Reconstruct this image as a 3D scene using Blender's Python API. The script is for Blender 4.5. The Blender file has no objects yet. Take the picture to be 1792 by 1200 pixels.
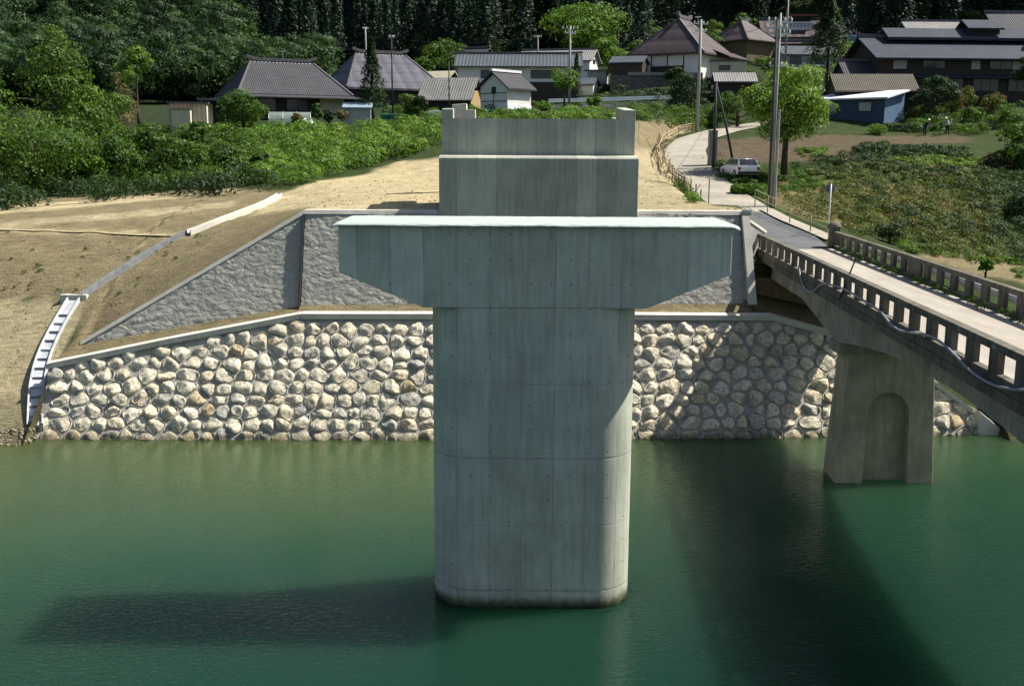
import bpy, bmesh, math, random
import numpy as np
from mathutils import Vector, Matrix, noise as mnoise
R = math.radians
PI = math.pi
scene = bpy.context.scene
COL = scene.collection

# ------------------------------------------------------------------ camera
F_PX = 1850.0; CAM = Vector((0, 0, 12)); PITCH = R(10.6); ROLL = R(0.35)
camd = bpy.data.cameras.new('camera'); cam = bpy.data.objects.new('camera', camd); COL.objects.link(cam)
camd.sensor_width = 36; camd.sensor_fit = 'HORIZONTAL'; camd.lens = 36 * F_PX / 1792
camd.clip_start = 0.1; camd.clip_end = 3000
CR = (Matrix.Rotation(PI/2 - PITCH, 3, 'X') @ Matrix.Rotation(ROLL, 3, 'Z'))
cam.matrix_world = Matrix.Translation(CAM) @ CR.to_4x4()
scene.camera = cam
# ------------------------------------------------------------------ sky, sun, exposure
SUN = Vector((.76, .20, 1.0)).normalized()
w = bpy.data.worlds.new('World'); scene.world = w; w.use_nodes = True
wn = w.node_tree; bg = wn.nodes['Background']
sky = wn.nodes.new('ShaderNodeTexSky'); sky.sky_type = 'NISHITA'; sky.sun_disc = False
sky.sun_elevation = math.asin(SUN.z); sky.sun_rotation = math.atan2(SUN.x, SUN.y)
sky.air_density = 1.0; sky.dust_density = 2.0; sky.ozone_density = 1.0
wn.links.new(sky.outputs[0], bg.inputs[0]); bg.inputs[1].default_value = 0.066
sd = bpy.data.lights.new('sun', 'SUN'); sd.energy = 4.9; sd.angle = R(.5); sd.color = (1, .95, .85)
so = bpy.data.objects.new('sun', sd); COL.objects.link(so); so.rotation_euler = SUN.to_track_quat('Z', 'Y').to_euler()
scene.view_settings.view_transform = 'Standard'; scene.view_settings.look = 'None'
scene.view_settings.exposure = 0.8; scene.view_settings.gamma = 1

# ------------------------------------------------------------------ photo pixel <-> world
def ray(px, py):
    return CR @ Vector(((px-896)/F_PX, -(py-600)/F_PX, -1))
def P(px, py, Y):
    d = ray(px, py); return CAM + d*(Y/d.y)
def PZ(px, py, z):
    d = ray(px, py); return CAM + d*((z-CAM.z)/d.z)
def hit(px, py, fn, a=20, b=120):
    for _ in range(50):
        m = (a+b)/2
        if fn(P(px, py, m)) > 0: b = m
        else: a = m
    return P(px, py, m)
CRI = np.array(CR.transposed())
def proj(V):
    c = (V - np.array(CAM)) @ CRI.T
    return 896 - F_PX*c[:, 0]/c[:, 2], 600 + F_PX*c[:, 1]/c[:, 2]
def sc(Y): return Y/F_PX          # metres per photo pixel at distance Y

# ------------------------------------------------------------------ materials
def newmat(name):
    m = bpy.data.materials.new(name); m.use_nodes = True; return m, m.node_tree
def nd(t, typ, ins=None, **pr):
    n = t.nodes.new(typ)
    for k, v in pr.items(): setattr(n, k, v)
    for k, v in (ins or {}).items():
        if isinstance(v, bpy.types.NodeSocket): t.links.new(v, n.inputs[k])
        else: n.inputs[k].default_value = v
    return n
def mth(t, op, a, b=0.0, clamp=False):
    n = nd(t, 'ShaderNodeMath', {0: a, 1: b}, operation=op); n.use_clamp = clamp; return n.outputs[0]
def mixc(t, f, a, b, mode='MIX'):
    n = nd(t, 'ShaderNodeMix', None, data_type='RGBA', blend_type=mode)
    for i, v in ((0, f), (6, a), (7, b)):
        if isinstance(v, bpy.types.NodeSocket): t.links.new(v, n.inputs[i])
        else: n.inputs[i].default_value = (v if i == 0 else (*v, 1)[:4])
    return n.outputs[2]
def coords(t, kind='Object', scale=(1, 1, 1)):
    tc = t.nodes.new('ShaderNodeTexCoord')
    return nd(t, 'ShaderNodeMapping', {0: tc.outputs[kind], 3: scale}).outputs[0]
def noi(t, vec, scale, detail=4, rough=.55, dist=0):
    return nd(t, 'ShaderNodeTexNoise', {'Vector': vec, 'Scale': scale, 'Detail': detail, 'Roughness': rough, 'Distortion': dist}).outputs[0]
def ramp(t, f, a, b, v0=0.0, v1=1.0):
    return nd(t, 'ShaderNodeMapRange', {0: f, 1: a, 2: b, 3: v0, 4: v1}).outputs[0]
def bump(t, h, dist, strength=1.0):
    return nd(t, 'ShaderNodeBump', {'Height': h, 'Distance': dist, 'Strength': strength}).outputs[0]
def setp(t, **k):
    p = t.nodes['Principled BSDF']
    for a, v in k.items():
        a = a.replace('_', ' ')
        if isinstance(v, bpy.types.NodeSocket): t.links.new(v, p.inputs[a])
        elif isinstance(v, tuple) and len(v) == 3 and a in ('Base Color',): p.inputs[a].default_value = (*v, 1)
        else: p.inputs[a].default_value = v
MATS = {}
def simple(name, c1, c2=None, s=3.0, rough=.8, b=0.0, stretch=(1, 1, 1), metal=0.0, spec=.3):
    if name in MATS: return MATS[name]
    m, t = newmat(name)
    c2 = c2 or tuple(x*.75 for x in c1)
    v = coords(t, 'Object', stretch)
    n = noi(t, v, s, 6); n2 = noi(t, v, s*9, 3)
    f = ramp(t, mth(t, 'ADD', mth(t, 'MULTIPLY', n, .7), mth(t, 'MULTIPLY', n2, .3)), .35, .65)
    setp(t, Base_Color=mixc(t, f, c1, c2), Roughness=rough, Metallic=metal, Specular_IOR_Level=spec)
    if b: setp(t, Normal=bump(t, n2, b))
    MATS[name] = m; return m

def mat_formed(name, zseams, px_=.9, x0=0.0, algae=False, axis=0, tone=.54):
    """fresh cast concrete: formwork panels, seams, tie holes, streaks"""
    m, t = newmat(name)
    co = coords(t)
    s = nd(t, 'ShaderNodeSeparateXYZ', {0: co}); x = mth(t, 'ADD', s.outputs[axis], x0+100); z = s.outputs[2]
    u = mth(t, 'DIVIDE', x, px_); fu = mth(t, 'FRACT', u)
    pan = nd(t, 'ShaderNodeTexWhiteNoise', {'W': mth(t, 'FLOOR', u)}, noise_dimensions='1D').outputs[0]
    wob = mth(t, 'MULTIPLY', noi(t, nd(t, 'ShaderNodeMapping', {0: co, 3: (1, 1, .35)}).outputs[0], 2.0), 1.0)
    d = mth(t, 'MULTIPLY', mth(t, 'MINIMUM', fu, mth(t, 'SUBTRACT', 1.0, fu)), px_)
    line = mth(t, 'MULTIPLY', ramp(t, d, .008, .035, 1, 0), ramp(t, wob, .38, .62))
    for k in zseams:
        dz = mth(t, 'ABSOLUTE', mth(t, 'SUBTRACT', z, k[0]))
        l = mth(t, 'MULTIPLY', ramp(t, dz, .01, .04, 1, 0), mth(t, 'MULTIPLY', ramp(t, wob, .3, .6, .35, 1), k[1]))
        line = mth(t, 'MAXIMUM', line, l)
    # tie holes
    cx = mth(t, 'MULTIPLY', mth(t, 'SUBTRACT', mth(t, 'FRACT', mth(t, 'DIVIDE', x, .5)), .5), .5)
    cz = mth(t, 'MULTIPLY', mth(t, 'SUBTRACT', mth(t, 'FRACT', mth(t, 'DIVIDE', mth(t, 'ADD', z, 50), .62)), .5), .62)
    dd = mth(t, 'SQRT', mth(t, 'ADD', mth(t, 'MULTIPLY', cx, cx), mth(t, 'MULTIPLY', cz, cz)))
    cell = nd(t, 'ShaderNodeCombineXYZ', {0: mth(t, 'FLOOR', mth(t, 'DIVIDE', x, .5)), 1: mth(t, 'FLOOR', mth(t, 'DIVIDE', mth(t, 'ADD', z, 50), .62))}).outputs[0]
    rc = nd(t, 'ShaderNodeTexWhiteNoise', {'Vector': cell}, noise_dimensions='2D').outputs[0]
    hole = mth(t, 'MULTIPLY', ramp(t, dd, .016, .03, 1, 0), ramp(t, rc, .25, .75))
    st = noi(t, nd(t, 'ShaderNodeMapping', {0: co, 3: (5, 5, .35)}).outputs[0], 1.6, 5, .6)
    bl = noi(t, co, .8, 5, .6)
    fine = noi(t, co, 30, 3)
    f = mth(t, 'ADD', mth(t, 'MULTIPLY', st, .45), mth(t, 'MULTIPLY', bl, .55))
    f = mth(t, 'ADD', f, mth(t, 'MULTIPLY', mth(t, 'SUBTRACT', pan, .5), .26))
    a = (tone*.62, tone*.665, tone*.535); b = (tone*1.17, tone*1.22, tone*1.0)
    c = mixc(t, ramp(t, f, .3, .7), a, b)
    c = mixc(t, mth(t, 'MULTIPLY', line, .62), c, tuple(tone*k for k in (.42, .43, .42)))
    c = mixc(t, mth(t, 'MULTIPLY', hole, .5), c, (.07, .065, .06))
    c = mixc(t, mth(t, 'MULTIPLY', ramp(t, fine, .35, .7), .12), c, (.55, .55, .52))
    # few rusty specks
    rs = ramp(t, nd(t, 'ShaderNodeTexVoronoi', {'Vector': co, 'Scale': .9}).outputs[0], .02, .035, 1, 0)
    c = mixc(t, mth(t, 'MULTIPLY', rs, .5), c, (.28, .10, .06))
    if algae:
        zz = mth(t, 'ADD', z, mth(t, 'MULTIPLY', mth(t, 'SUBTRACT', noi(t, co, 5, 4), .5), .22))
        c = mixc(t, ramp(t, zz, .16, .36, 1, 0), c, (.10, .11, .055))
        c = mixc(t, ramp(t, zz, .02, .15, 1, 0), c, (.012, .016, .010))
    h = mth(t, 'ADD', mth(t, 'MULTIPLY', line, -.4), mth(t, 'ADD', mth(t, 'MULTIPLY', hole, -1), mth(t, 'MULTIPLY', fine, .12)))
    setp(t, Base_Color=c, Roughness=.75, Specular_IOR_Level=.3, Normal=bump(t, h, .012))
    return m

def mat_oldconc(name, c1=(.30, .29, .25), c2=(.16, .15, .12), stain=(.045, .045, .04), k=.5, b=.02):
    if name in MATS: return MATS[name]
    m, t = newmat(name); co = coords(t)
    st = noi(t, nd(t, 'ShaderNodeMapping', {0: co, 3: (3, 3, .5)}).outputs[0], 1.5, 7, .65)
    bl = noi(t, co, .7, 7, .65, .5); fine = noi(t, co, 18, 4, .6)
    c = mixc(t, ramp(t, bl, .35, .65), c1, c2)
    c = mixc(t, mth(t, 'MULTIPLY', ramp(t, st, .48, .66), k), c, stain)
    c = mixc(t, mth(t, 'MULTIPLY', ramp(t, noi(t, co, 2.3, 6, .7), .62, .7), .5), c, (.42, .42, .38))
    c = mixc(t, mth(t, 'MULTIPLY', ramp(t, fine, .4, .7), .25), c, tuple(x*.5 for x in c2))
    setp(t, Base_Color=c, Roughness=.9, Specular_IOR_Level=.2, Normal=bump(t, mth(t, 'ADD', fine, bl), b))
    MATS[name] = m; return m

def mat_leaf(name, c1, c2, c3=None, sc_=.35, trans=.3, tv=.45):
    if name in MATS: return MATS[name]
    m, t = newmat(name); co = coords(t)
    at = nd(t, 'ShaderNodeAttribute', attribute_name='tint').outputs['Fac']
    n = noi(t, co, sc_, 4, .6)
    f = mth(t, 'ADD', mth(t, 'MULTIPLY', n, .9), mth(t, 'MULTIPLY', mth(t, 'SUBTRACT', at, .5), tv))
    c = mixc(t, ramp(t, f, .28, .68), c1, c2)
    if c3: c = mixc(t, ramp(t, at, .86, .93), c, c3)
    p = t.nodes['Principled BSDF']; setp(t, Base_Color=c, Roughness=.6, Specular_IOR_Level=.25)
    tr = nd(t, 'ShaderNodeBsdfTranslucent', {'Color': mixc(t, .5, c, (c2[0]*1.6, c2[1]*1.7, c2[2]*.8))})
    mx = nd(t, 'ShaderNodeMixShader', {0: trans, 1: p.outputs[0], 2: tr.outputs[0]})
    t.links.new(mx.outputs[0], t.nodes['Material Output'].inputs[0])
    MATS[name] = m; return m

def mat_tile(name, c1, c2, pitch=.27, rough=.75, ax=0, rows=.3, b=.04, spec=.2):
    if name in MATS: return MATS[name]
    m, t = newmat(name); co = coords(t)
    s = nd(t, 'ShaderNodeSeparateXYZ', {0: co})
    u = mth(t, 'SINE', mth(t, 'MULTIPLY', s.outputs[ax], 2*PI/pitch))
    v = mth(t, 'FRACT', mth(t, 'DIVIDE', s.outputs[2], rows))
    bl = noi(t, co, .6, 6, .65); fi = noi(t, co, 7, 4, .7)
    c = mixc(t, ramp(t, mth(t, 'ADD', mth(t, 'MULTIPLY', bl, .5), mth(t, 'MULTIPLY', fi, .5)), .36, .64), c1, c2)
    c = mixc(t, mth(t, 'MULTIPLY', ramp(t, v, .0, .22, 1, 0), .45), c, tuple(x*.4 for x in c1))
    c = mixc(t, mth(t, 'MULTIPLY', ramp(t, u, -.2, -1, 0, 1), .35), c, tuple(x*.4 for x in c1))
    h = mth(t, 'ADD', mth(t, 'MULTIPLY', u, .5), mth(t, 'MULTIPLY', v, -.6))
    setp(t, Base_Color=c, Roughness=rough, Specular_IOR_Level=spec, Normal=bump(t, h, b))
    MATS[name] = m; return m

M_PIER = mat_formed('cast_concrete_column', [(.50, 1), (2.3, .4), (4.1, 1), (6.05, .55)], .82, .35, True)
M_CAP = mat_formed('cast_concrete_cap', [(8.35, .12)], .82, .35)
M_ABUT = mat_formed('cast_concrete_abutment', [(10.3, .6), (9.5, .3)], .9, 0, tone=.42)
M_COPING = simple('pale_concrete', (.62, .60, .53), (.46, .44, .38), 1.3, .85, .008)
M_OLD = mat_oldconc('weathered_concrete', (.38, .365, .315), (.22, .21, .17), (.06, .06, .05), .4)
M_OLDP = mat_oldconc('weathered_pier_concrete', (.50, .44, .29), (.33, .285, .18), (.15, .16, .16), .45)
M_OLDDARK = mat_oldconc('dark_parapet_concrete', (.19, .175, .145), (.09, .083, .068), (.03, .03, .026), .6)  # darker mottled concrete for parapets, slab edges and posts
M_DECK = simple('worn_deck_concrete', (.38, .345, .30), (.28, .25, .215), .9, .9, .01, (2, .4, 1))
M_ROAD = simple('pale_road_concrete', (.36, .33, .27), (.27, .245, .20), .5, .95, .02)
M_ASPH = simple('asphalt', (.12, .125, .13), (.085, .09, .095), 1.2, .95, .01)
M_STEEL = simple('galvanised_steel', (.5, .53, .56), (.38, .41, .44), 4, .45, 0, metal=.3)
M_POLE = simple('pole_concrete', (.38, .38, .36), (.28, .28, .26), 1.5, .85, 0, (3, 3, .4))
M_POLED = simple('dark_pole_wood', (.075, .08, .08), (.05, .052, .05), 2, .9, 0, (5, 5, .4))
M_WIRE = simple('black_cable', (.03, .03, .03), (.02, .02, .02), 1, .6)
M_BARK = simple('bark', (.10, .08, .055), (.05, .04, .03), 6, .95, .03, (3, 3, .6))
M_WHITE = simple('white_plaster', (.80, .79, .74), (.66, .65, .60), .8, .9, 0)
M_GREYWALL = simple('grey_plaster', (.42, .44, .44), (.32, .34, .34), .9, .9)
M_CREAM = simple('cream_siding', (.62, .58, .44), (.50, .46, .34), 1, .85)
M_DARKWOOD = simple('dark_timber', (.06, .05, .042), (.03, .026, .022), 2, .8, 0, (1, 1, 6))
M_WOOD = simple('bare_timber', (.42, .33, .20), (.28, .21, .12), 3, .85, 0, (4, 4, .7))
M_GLASS = simple('dark_glass', (.03, .04, .05), (.05, .06, .07), 1, .12, spec=.6)
M_BLUE = simple('blue_siding', (.035, .070, .12), (.025, .05, .085), 1.2, .6, .01, (1, 1, 12))
M_LBLUE = simple('light_blue_sheet', (.25, .40, .58), (.18, .30, .46), 1.2, .5)
M_OCHRE = simple('earthen_wall', (.40, .29, .14), (.28, .20, .10), 1.3, .95)
M_TILE = mat_tile('slate_grey_roof_tiles', (.045, .045, .052), (.08, .08, .09))
M_TILEB = mat_tile('blue_black_roof_tiles', (.028, .036, .055), (.055, .066, .09))
M_TILEV = mat_tile('brown_violet_roof_tiles', (.06, .045, .048), (.105, .082, .084), 1.4, .6, 0, .9)
M_TILEL = mat_tile('weathered_pale_roof_tiles', (.17, .17, .165), (.30, .295, .28), .3, .8)
M_METALROOF = mat_tile('steel_blue_roof_sheets', (.075, .088, .10), (.11, .125, .14), .45, .4)
M_LICHEN = mat_tile('brown_grey_shingles', (.085, .077, .062), (.14, .128, .105), .2, .9)
M_SHEETW = simple('white_sheet_metal', (.82, .82, .84), (.7, .7, .73), 1, .4, metal=0)

# ------------------------------------------------------------------ mesh building
class MB:
    def __init__(s): s.v = []; s.f = []
    def add(s, vs, fs):
        o = len(s.v); s.v += [tuple(a) for a in vs]; s.f += [tuple(i+o for i in f) for f in fs]; return s
    def box(s, x0, x1, y0, y1, z0, z1, M=None, bev=0):
        if bev:
            bm = bmesh.new(); bmesh.ops.create_cube(bm, size=1)
            for v in bm.verts: v.co = Vector((x0+(v.co.x+.5)*(x1-x0), y0+(v.co.y+.5)*(y1-y0), z0+(v.co.z+.5)*(z1-z0)))
            bmesh.ops.bevel(bm, geom=bm.edges[:], offset=bev, segments=2, affect='EDGES', profile=.6)
            vs = [v.co.copy() for v in bm.verts]; fs = [[v.index for v in f.verts] for f in bm.faces]; bm.free()
        else:
            vs = [Vector(p) for p in ((x0, y0, z0), (x1, y0, z0), (x1, y1, z0), (x0, y1, z0), (x0, y0, z1), (x1, y0, z1), (x1, y1, z1), (x0, y1, z1))]
            fs = [(3, 2, 1, 0), (4, 5, 6, 7), (0, 1, 5, 4), (1, 2, 6, 5), (2, 3, 7, 6), (3, 0, 4, 7)]
        if M: vs = [M @ v for v in vs]
        return s.add(vs, fs)
    def beam(s, a, b, w, h=None):
        """rectangular bar from a to b"""
        a, b = Vector(a), Vector(b); h = h or w; d = (b-a); L = d.length; d.normalize()
        up = Vector((0, 0, 1)) if abs(d.z) < .95 else Vector((0, 1, 0))
        x = d.cross(up).normalized(); y = x.cross(d).normalized()
        vs = []
        for p in (a, b):
            for sx, sy in ((-1, -1), (1, -1), (1, 1), (-1, 1)): vs.append(p + x*sx*w/2 + y*sy*h/2)
        return s.add(vs, [(3, 2, 1, 0), (4, 5, 6, 7), (0, 1, 5, 4), (1, 2, 6, 5), (2, 3, 7, 6), (3, 0, 4, 7)])
    def tube(s, pts, r, n=8, cap=True):
        pts = [Vector(p) for p in pts]; rs = r if isinstance(r, (list, tuple)) else [r]*len(pts)
        vs = []; fs = []
        for i, p in enumerate(pts):
            d = (pts[min(i+1, len(pts)-1)] - pts[max(i-1, 0)]).normalized()
            up = Vector((0, 0, 1)) if abs(d.z) < .9 else Vector((0, 1, 0))
            x = d.cross(up).normalized(); y = x.cross(d).normalized()
            for k in range(n):
                a = 2*PI*k/n; vs.append(p + (x*math.cos(a) + y*math.sin(a))*rs[i])
        for i in range(len(pts)-1):
            for k in range(n):
                k2 = (k+1) % n; fs.append((i*n+k, i*n+k2, (i+1)*n+k2, (i+1)*n+k))
        if cap: fs.append(tuple(range(n))[::-1]); fs.append(tuple((len(pts)-1)*n+k for k in range(n)))
        return s.add(vs, fs)
    def prism(s, poly, axis, a, b, M=None):
        """poly of 2-D points extruded along axis from a to b"""
        n = len(poly); vs = []
        for t in (a, b):
            for p in poly:
                q = [p[0], p[1]]; q.insert(axis, t); vs.append(Vector(q))
        if M: vs = [M @ v for v in vs]
        fs = [tuple(range(n)), tuple(range(2*n-1, n-1, -1))] + [(i, i+n, (i+1) % n+n, (i+1) % n) for i in range(n)]
        return s.add(vs, fs)
    def build_each(s, name, mat, parent=None, smooth=False):
        par = list(range(len(s.v)))
        def fnd(i):
            while par[i] != i: par[i] = par[par[i]]; i = par[i]
            return i
        for f in s.f:
            for k in f[1:]: par[fnd(k)] = fnd(f[0])
        g = {}
        for f in s.f: g.setdefault(fnd(f[0]), []).append(f)
        out = []
        for fs in g.values():
            ids = sorted({i for f in fs for i in f}); mp = {a: b for b, a in enumerate(ids)}
            q = MB(); q.v = [s.v[i] for i in ids]; q.f = [tuple(mp[i] for i in f) for f in fs]; out.append(q.build(name, mat, parent, smooth))
        return out
    def build(s, name, mat, parent=None, smooth=False, bevel=0, label=None):
        me = bpy.data.meshes.new(name); me.from_pydata(s.v, [], s.f); me.materials.append(mat)
        bm = bmesh.new(); bm.from_mesh(me); bmesh.ops.recalc_face_normals(bm, faces=bm.faces[:]); bm.to_mesh(me); bm.free()
        if smooth: me.shade_smooth()
        o = bpy.data.objects.new(name, me); COL.objects.link(o)
        if parent: o.parent = parent
        if label: o['label'] = label
        if bevel:
            md = o.modifiers.new('bevel', 'BEVEL'); md.width = bevel; md.segments = 2; md.limit_method = 'ANGLE'; md.angle_limit = R(40)
        return o
def thing(name, label, cat, loc=(0, 0, 0), rz=0, group=None):
    o = bpy.data.objects.new(name, None); COL.objects.link(o); o.location = loc; o.rotation_euler = (0, 0, rz)
    o.empty_display_size = .3
    o['label'] = label; o['category'] = cat
    if group: o['group'] = group
    return o
def tag(o, label=None, cat=None, group=None, kind=None):
    if label: o['label'] = label
    if cat: o['category'] = cat
    if group: o['group'] = group
    if kind: o['kind'] = kind
    return o
def copy_tree(o, parent=None):
    c = o.copy(); COL.objects.link(c)
    if parent: c.parent = parent
    for ch in [x for x in o.children]: copy_tree(ch, c)
    return c
def mesh_np(name, V, F, mat, tint=None, parent=None, smooth=False, col=None):
    me = bpy.data.meshes.new(name); k = F.shape[1]
    me.vertices.add(len(V)); me.vertices.foreach_set('co', V.astype(np.float32).ravel())
    me.loops.add(F.size); me.loops.foreach_set('vertex_index', F.astype(np.int32).ravel())
    me.polygons.add(len(F)); me.polygons.foreach_set('loop_start', (np.arange(len(F))*k).astype(np.int32))
    me.polygons.foreach_set('loop_total', np.full(len(F), k, np.int32))
    me.update(calc_edges=True)
    if tint is not None:
        a = me.attributes.new('tint', 'FLOAT', 'POINT'); a.data.foreach_set('value', tint.astype(np.float32))
    if col is not None:
        a = me.attributes.new('zone', 'FLOAT_COLOR', 'POINT')
        a.data.foreach_set('color', np.hstack([col, np.ones((len(col), 1))]).astype(np.float32).ravel())
    me.materials.append(mat)
    if smooth: me.shade_smooth()
    o = bpy.data.objects.new(name, me); COL.objects.link(o)
    if parent: o.parent = parent
    return o
# ================================================================== river walls
rng = np.random.default_rng(7); random.seed(7)
_w = [PZ(px, py, 0) for px, py in ((95, 768), (757, 768), (1128, 768), (1450, 765), (1745, 759))]
_q = np.polyfit([p.x for p in _w], [p.y for p in _w], 2)
def yb(X): return float(np.polyval(_q, max(-22, min(24, X))))        # foot line of the cobble wall
BAT = .66; GB = .42
cobF = lambda p: p.y - (yb(p.x) + BAT*p.z)
def cob(px, py): return hit(px, py, cobF)
def yg0(X): return yb(X) + 4.25
gryF = lambda p: p.y - (yg0(p.x) + GB*(p.z-5.2))
def gry(px, py): return hit(px, py, gryF)
_c = [cob(*q) for q in ((86, 640), (300, 596), (527, 553), (900, 553), (1352, 556), (1487, 594), (1640, 674), (1715, 730), (1745, 756))]
CX = [p.x for p in _c]; CZ = [p.z for p in _c]
def ctop(X): return float(np.interp(X, CX, CZ))
_g = [gry(*q) for q in ((142, 597), (533, 368), (1306, 370))]
GX = [p.x for p in _g]; GZ = [p.z for p in _g]
def gtop(X): return float(np.interp(X, GX, GZ))
_h = [gry(*q) for q in ((142, 599), (533, 527), (900, 524), (1316, 522))]
def gfoot(X): return float(np.interp(X, [p.x for p in _h], [p.z for p in _h]))
XL, XR = CX[0], CX[-1]; GXL, GXR = GX[0], GX[-1]

def clip_poly(poly, n, d):
    out = []
    for i in range(len(poly)):
        a, b = poly[i], poly[(i+1) % len(poly)]
        da = a[0]*n[0]+a[1]*n[1]-d; db = b[0]*n[0]+b[1]*n[1]-d
        if da <= 0: out.append(a)
        if (da < 0 < db) or (db < 0 < da):
            t = da/(da-db); out.append((a[0]+(b[0]-a[0])*t, a[1]+(b[1]-a[1])*t))
    return out
m, t = newmat('river_cobble'); co = coords(t)
at = nd(t, 'ShaderNodeAttribute', attribute_name='tint').outputs['Fac']
cr = nd(t, 'ShaderNodeValToRGB', {0: at}); el = cr.color_ramp.elements
el[0].position = 0; el[0].color = (.46, .45, .41, 1); el[1].position = 1; el[1].color = (.50, .38, .22, 1)
for p_, c_ in ((.1, (.66, .61, .49)), (.3, (.76, .69, .53)), (.55, (.82, .76, .61)), (.8, (.78, .69, .50)), (.96, (.70, .60, .43))):
    e = el.new(p_); e.color = (*c_, 1)
fi = noi(t, co, 6, 7, .7, .6); f2 = noi(t, co, 2.2, 5, .7, 1.2)
c = mixc(t, mth(t, 'MULTIPLY', ramp(t, fi, .5, .68), .55), cr.outputs[0], (.22, .19, .14))
c = mixc(t, mth(t, 'MULTIPLY', ramp(t, f2, .55, .72), .4), c, (.34, .25, .13))
zz = nd(t, 'ShaderNodeSeparateXYZ', {0: co}).outputs[2]
zz = mth(t, 'ADD', zz, mth(t, 'MULTIPLY', noi(t, co, 1.5, 3), .3))
f3 = nd(t, 'ShaderNodeTexNoise', {'Vector': co, 'Scale': 3.4, 'Detail': 3, 'Distortion': 1.5}).outputs[0]
crk = ramp(t, mth(t, 'ABSOLUTE', mth(t, 'SUBTRACT', f3, .5)), .0, .022, 1, 0)
c = mixc(t, mth(t, 'MULTIPLY', crk, .55), c, (.22, .17, .10))
c = mixc(t, ramp(t, zz, .22, .62, .75, 0), c, (.10, .085, .04))
setp(t, Base_Color=c, Roughness=.85, Specular_IOR_Level=.25, Normal=bump(t, mth(t, 'SUBTRACT', mth(t, 'ADD', fi, f2), mth(t, 'MULTIPLY', crk, .5)), .06))
M_STONE = m
M_MORTAR = simple('wall_mortar', (.42, .41, .36), (.30, .295, .26), 1.6, .95, .04)

cw = thing('stone_wall', 'long cream cobblestone river wall with pale coping at the water edge', 'stone wall', (0, 42.4, 0))
OY = 42.4
def wall_pt(X, s, out=0.0):              # s = length up the slope
    z = s/1.198
    return (X, yb(X) + BAT*z - .835*out - OY, z + .551*out)
seeds = []
row = 0; v = -.45
while v < 5.9:
    pu = .76; u = XL - .5 + (row % 2)*.36
    while u < XR + .6:
        seeds.append((u + random.uniform(-.2, .2), v + random.uniform(-.07, .07), random.uniform(-.10, .10))); u += pu*random.uniform(.78, 1.25)
    v += .545; row += 1
TV = []; TF = []; TT = []
NR = 18; prof = [(1.0, -.05), (.985, .09), (.93, .18), (.80, .245), (.60, .285), (.34, .30), (.0, .305)]
for i, (u, v, wgt) in enumerate(seeds):
    zt = ctop(u)*1.198 - .05
    if v > zt - .12 or u < XL or u > XR - .1: continue
    poly = [(u-.62, v-.46), (u+.62, v-.46), (u+.62, v+.46), (u-.62, v+.46)]
    for j, (a, b, w2) in enumerate(seeds):
        if j == i or abs(a-u) > 1.3 or abs(b-v) > 1.1: continue
        nx, ny = a-u, b-v; L = math.hypot(nx, ny); nx /= L; ny /= L
        poly = clip_poly(poly, (nx, ny), nx*(a+u)/2 + ny*(b+v)/2 - random.uniform(.022, .055) + wgt*.5 - w2*.5)
        if len(poly) < 3: break
    if len(poly) < 3: continue
    # stay below the coping
    dz = (ctop(u+.3)-ctop(u-.3))/.6*1.198; L = math.hypot(dz, 1)
    poly = clip_poly(poly, (-dz/L, 1/L), (-dz*u + zt - .06)/L)
    poly = clip_poly(poly, (-1, 0), -(XL+.02)); poly = clip_poly(poly, (1, 0), XR-.1)
    if len(poly) < 3: continue
    for _ in range(1):                                            # round the corners
        q = []
        for k in range(len(poly)):
            a, b = poly[k], poly[(k+1) % len(poly)]
            for w_ in (.25, .75): q.append((a[0]*(1-w_)+b[0]*w_, a[1]*(1-w_)+b[1]*w_))
        poly = q
    cu = sum(p[0] for p in poly)/len(poly); cv = sum(p[1] for p in poly)/len(poly)
    area = abs(sum(poly[k][0]*poly[(k+1) % len(poly)][1]-poly[(k+1) % len(poly)][0]*poly[k][1] for k in range(len(poly))))/2
    if area < .05: continue
    # resample by angle
    rad = []
    for k in range(NR):
        a = 2*PI*k/NR; dx, dy = math.cos(a), math.sin(a); best = .1
        for q in range(len(poly)):
            p0, p1 = poly[q], poly[(q+1) % len(poly)]
            ex, ey = p1[0]-p0[0], p1[1]-p0[1]; den = dx*ey-dy*ex
            if abs(den) < 1e-9: continue
            tt = ((p0[0]-cu)*ey-(p0[1]-cv)*ex)/den; ss = ((p0[0]-cu)*dy-(p0[1]-cv)*dx)/den
            if tt > 0 and -1e-6 <= ss <= 1+1e-6: best = tt; break
        rad.append(best)
    hs = random.uniform(.45, .85)*min(1, math.sqrt(area)/.5)
    planes = [(random.uniform(-.8, .8), random.uniform(-.8, .8), random.uniform(.19, .32)) for _ in range(5)]
    o = len(TV); tint = random.random(); sd_ = Vector((random.random()*50, i, 3))
    for (fr, hh) in prof[:-1]:
        for k in range(NR):
            a = 2*PI*k/NR; r_ = rad[k]*fr
            x, y = math.cos(a)*r_, math.sin(a)*r_
            h = hh
            for (pa, pb, pc) in planes: h = min(h, pc + pa*x + pb*y) if fr < .97 else h
            h = h*hs + .045*mnoise.noise(Vector((x*5, y*5, 0))+sd_)*(1 if fr < .99 else 0)
            TV.append(wall_pt(cu+x, cv+y, h)); TT.append(tint)
    TV.append(wall_pt(cu, cv, min(pc for *_, pc in planes)*hs)); TT.append(tint)
    nr = len(prof)-1
    for q in range(nr-1):
        for k in range(NR):
            k2 = (k+1) % NR; TF.append((o+q*NR+k, o+q*NR+k2, o+(q+1)*NR+k2, o+(q+1)*NR+k))
    c0 = o+nr*NR
    for k in range(0, NR): TF.append((o+(nr-1)*NR+k, o+(nr-1)*NR+(k+1) % NR, c0, c0))
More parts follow.
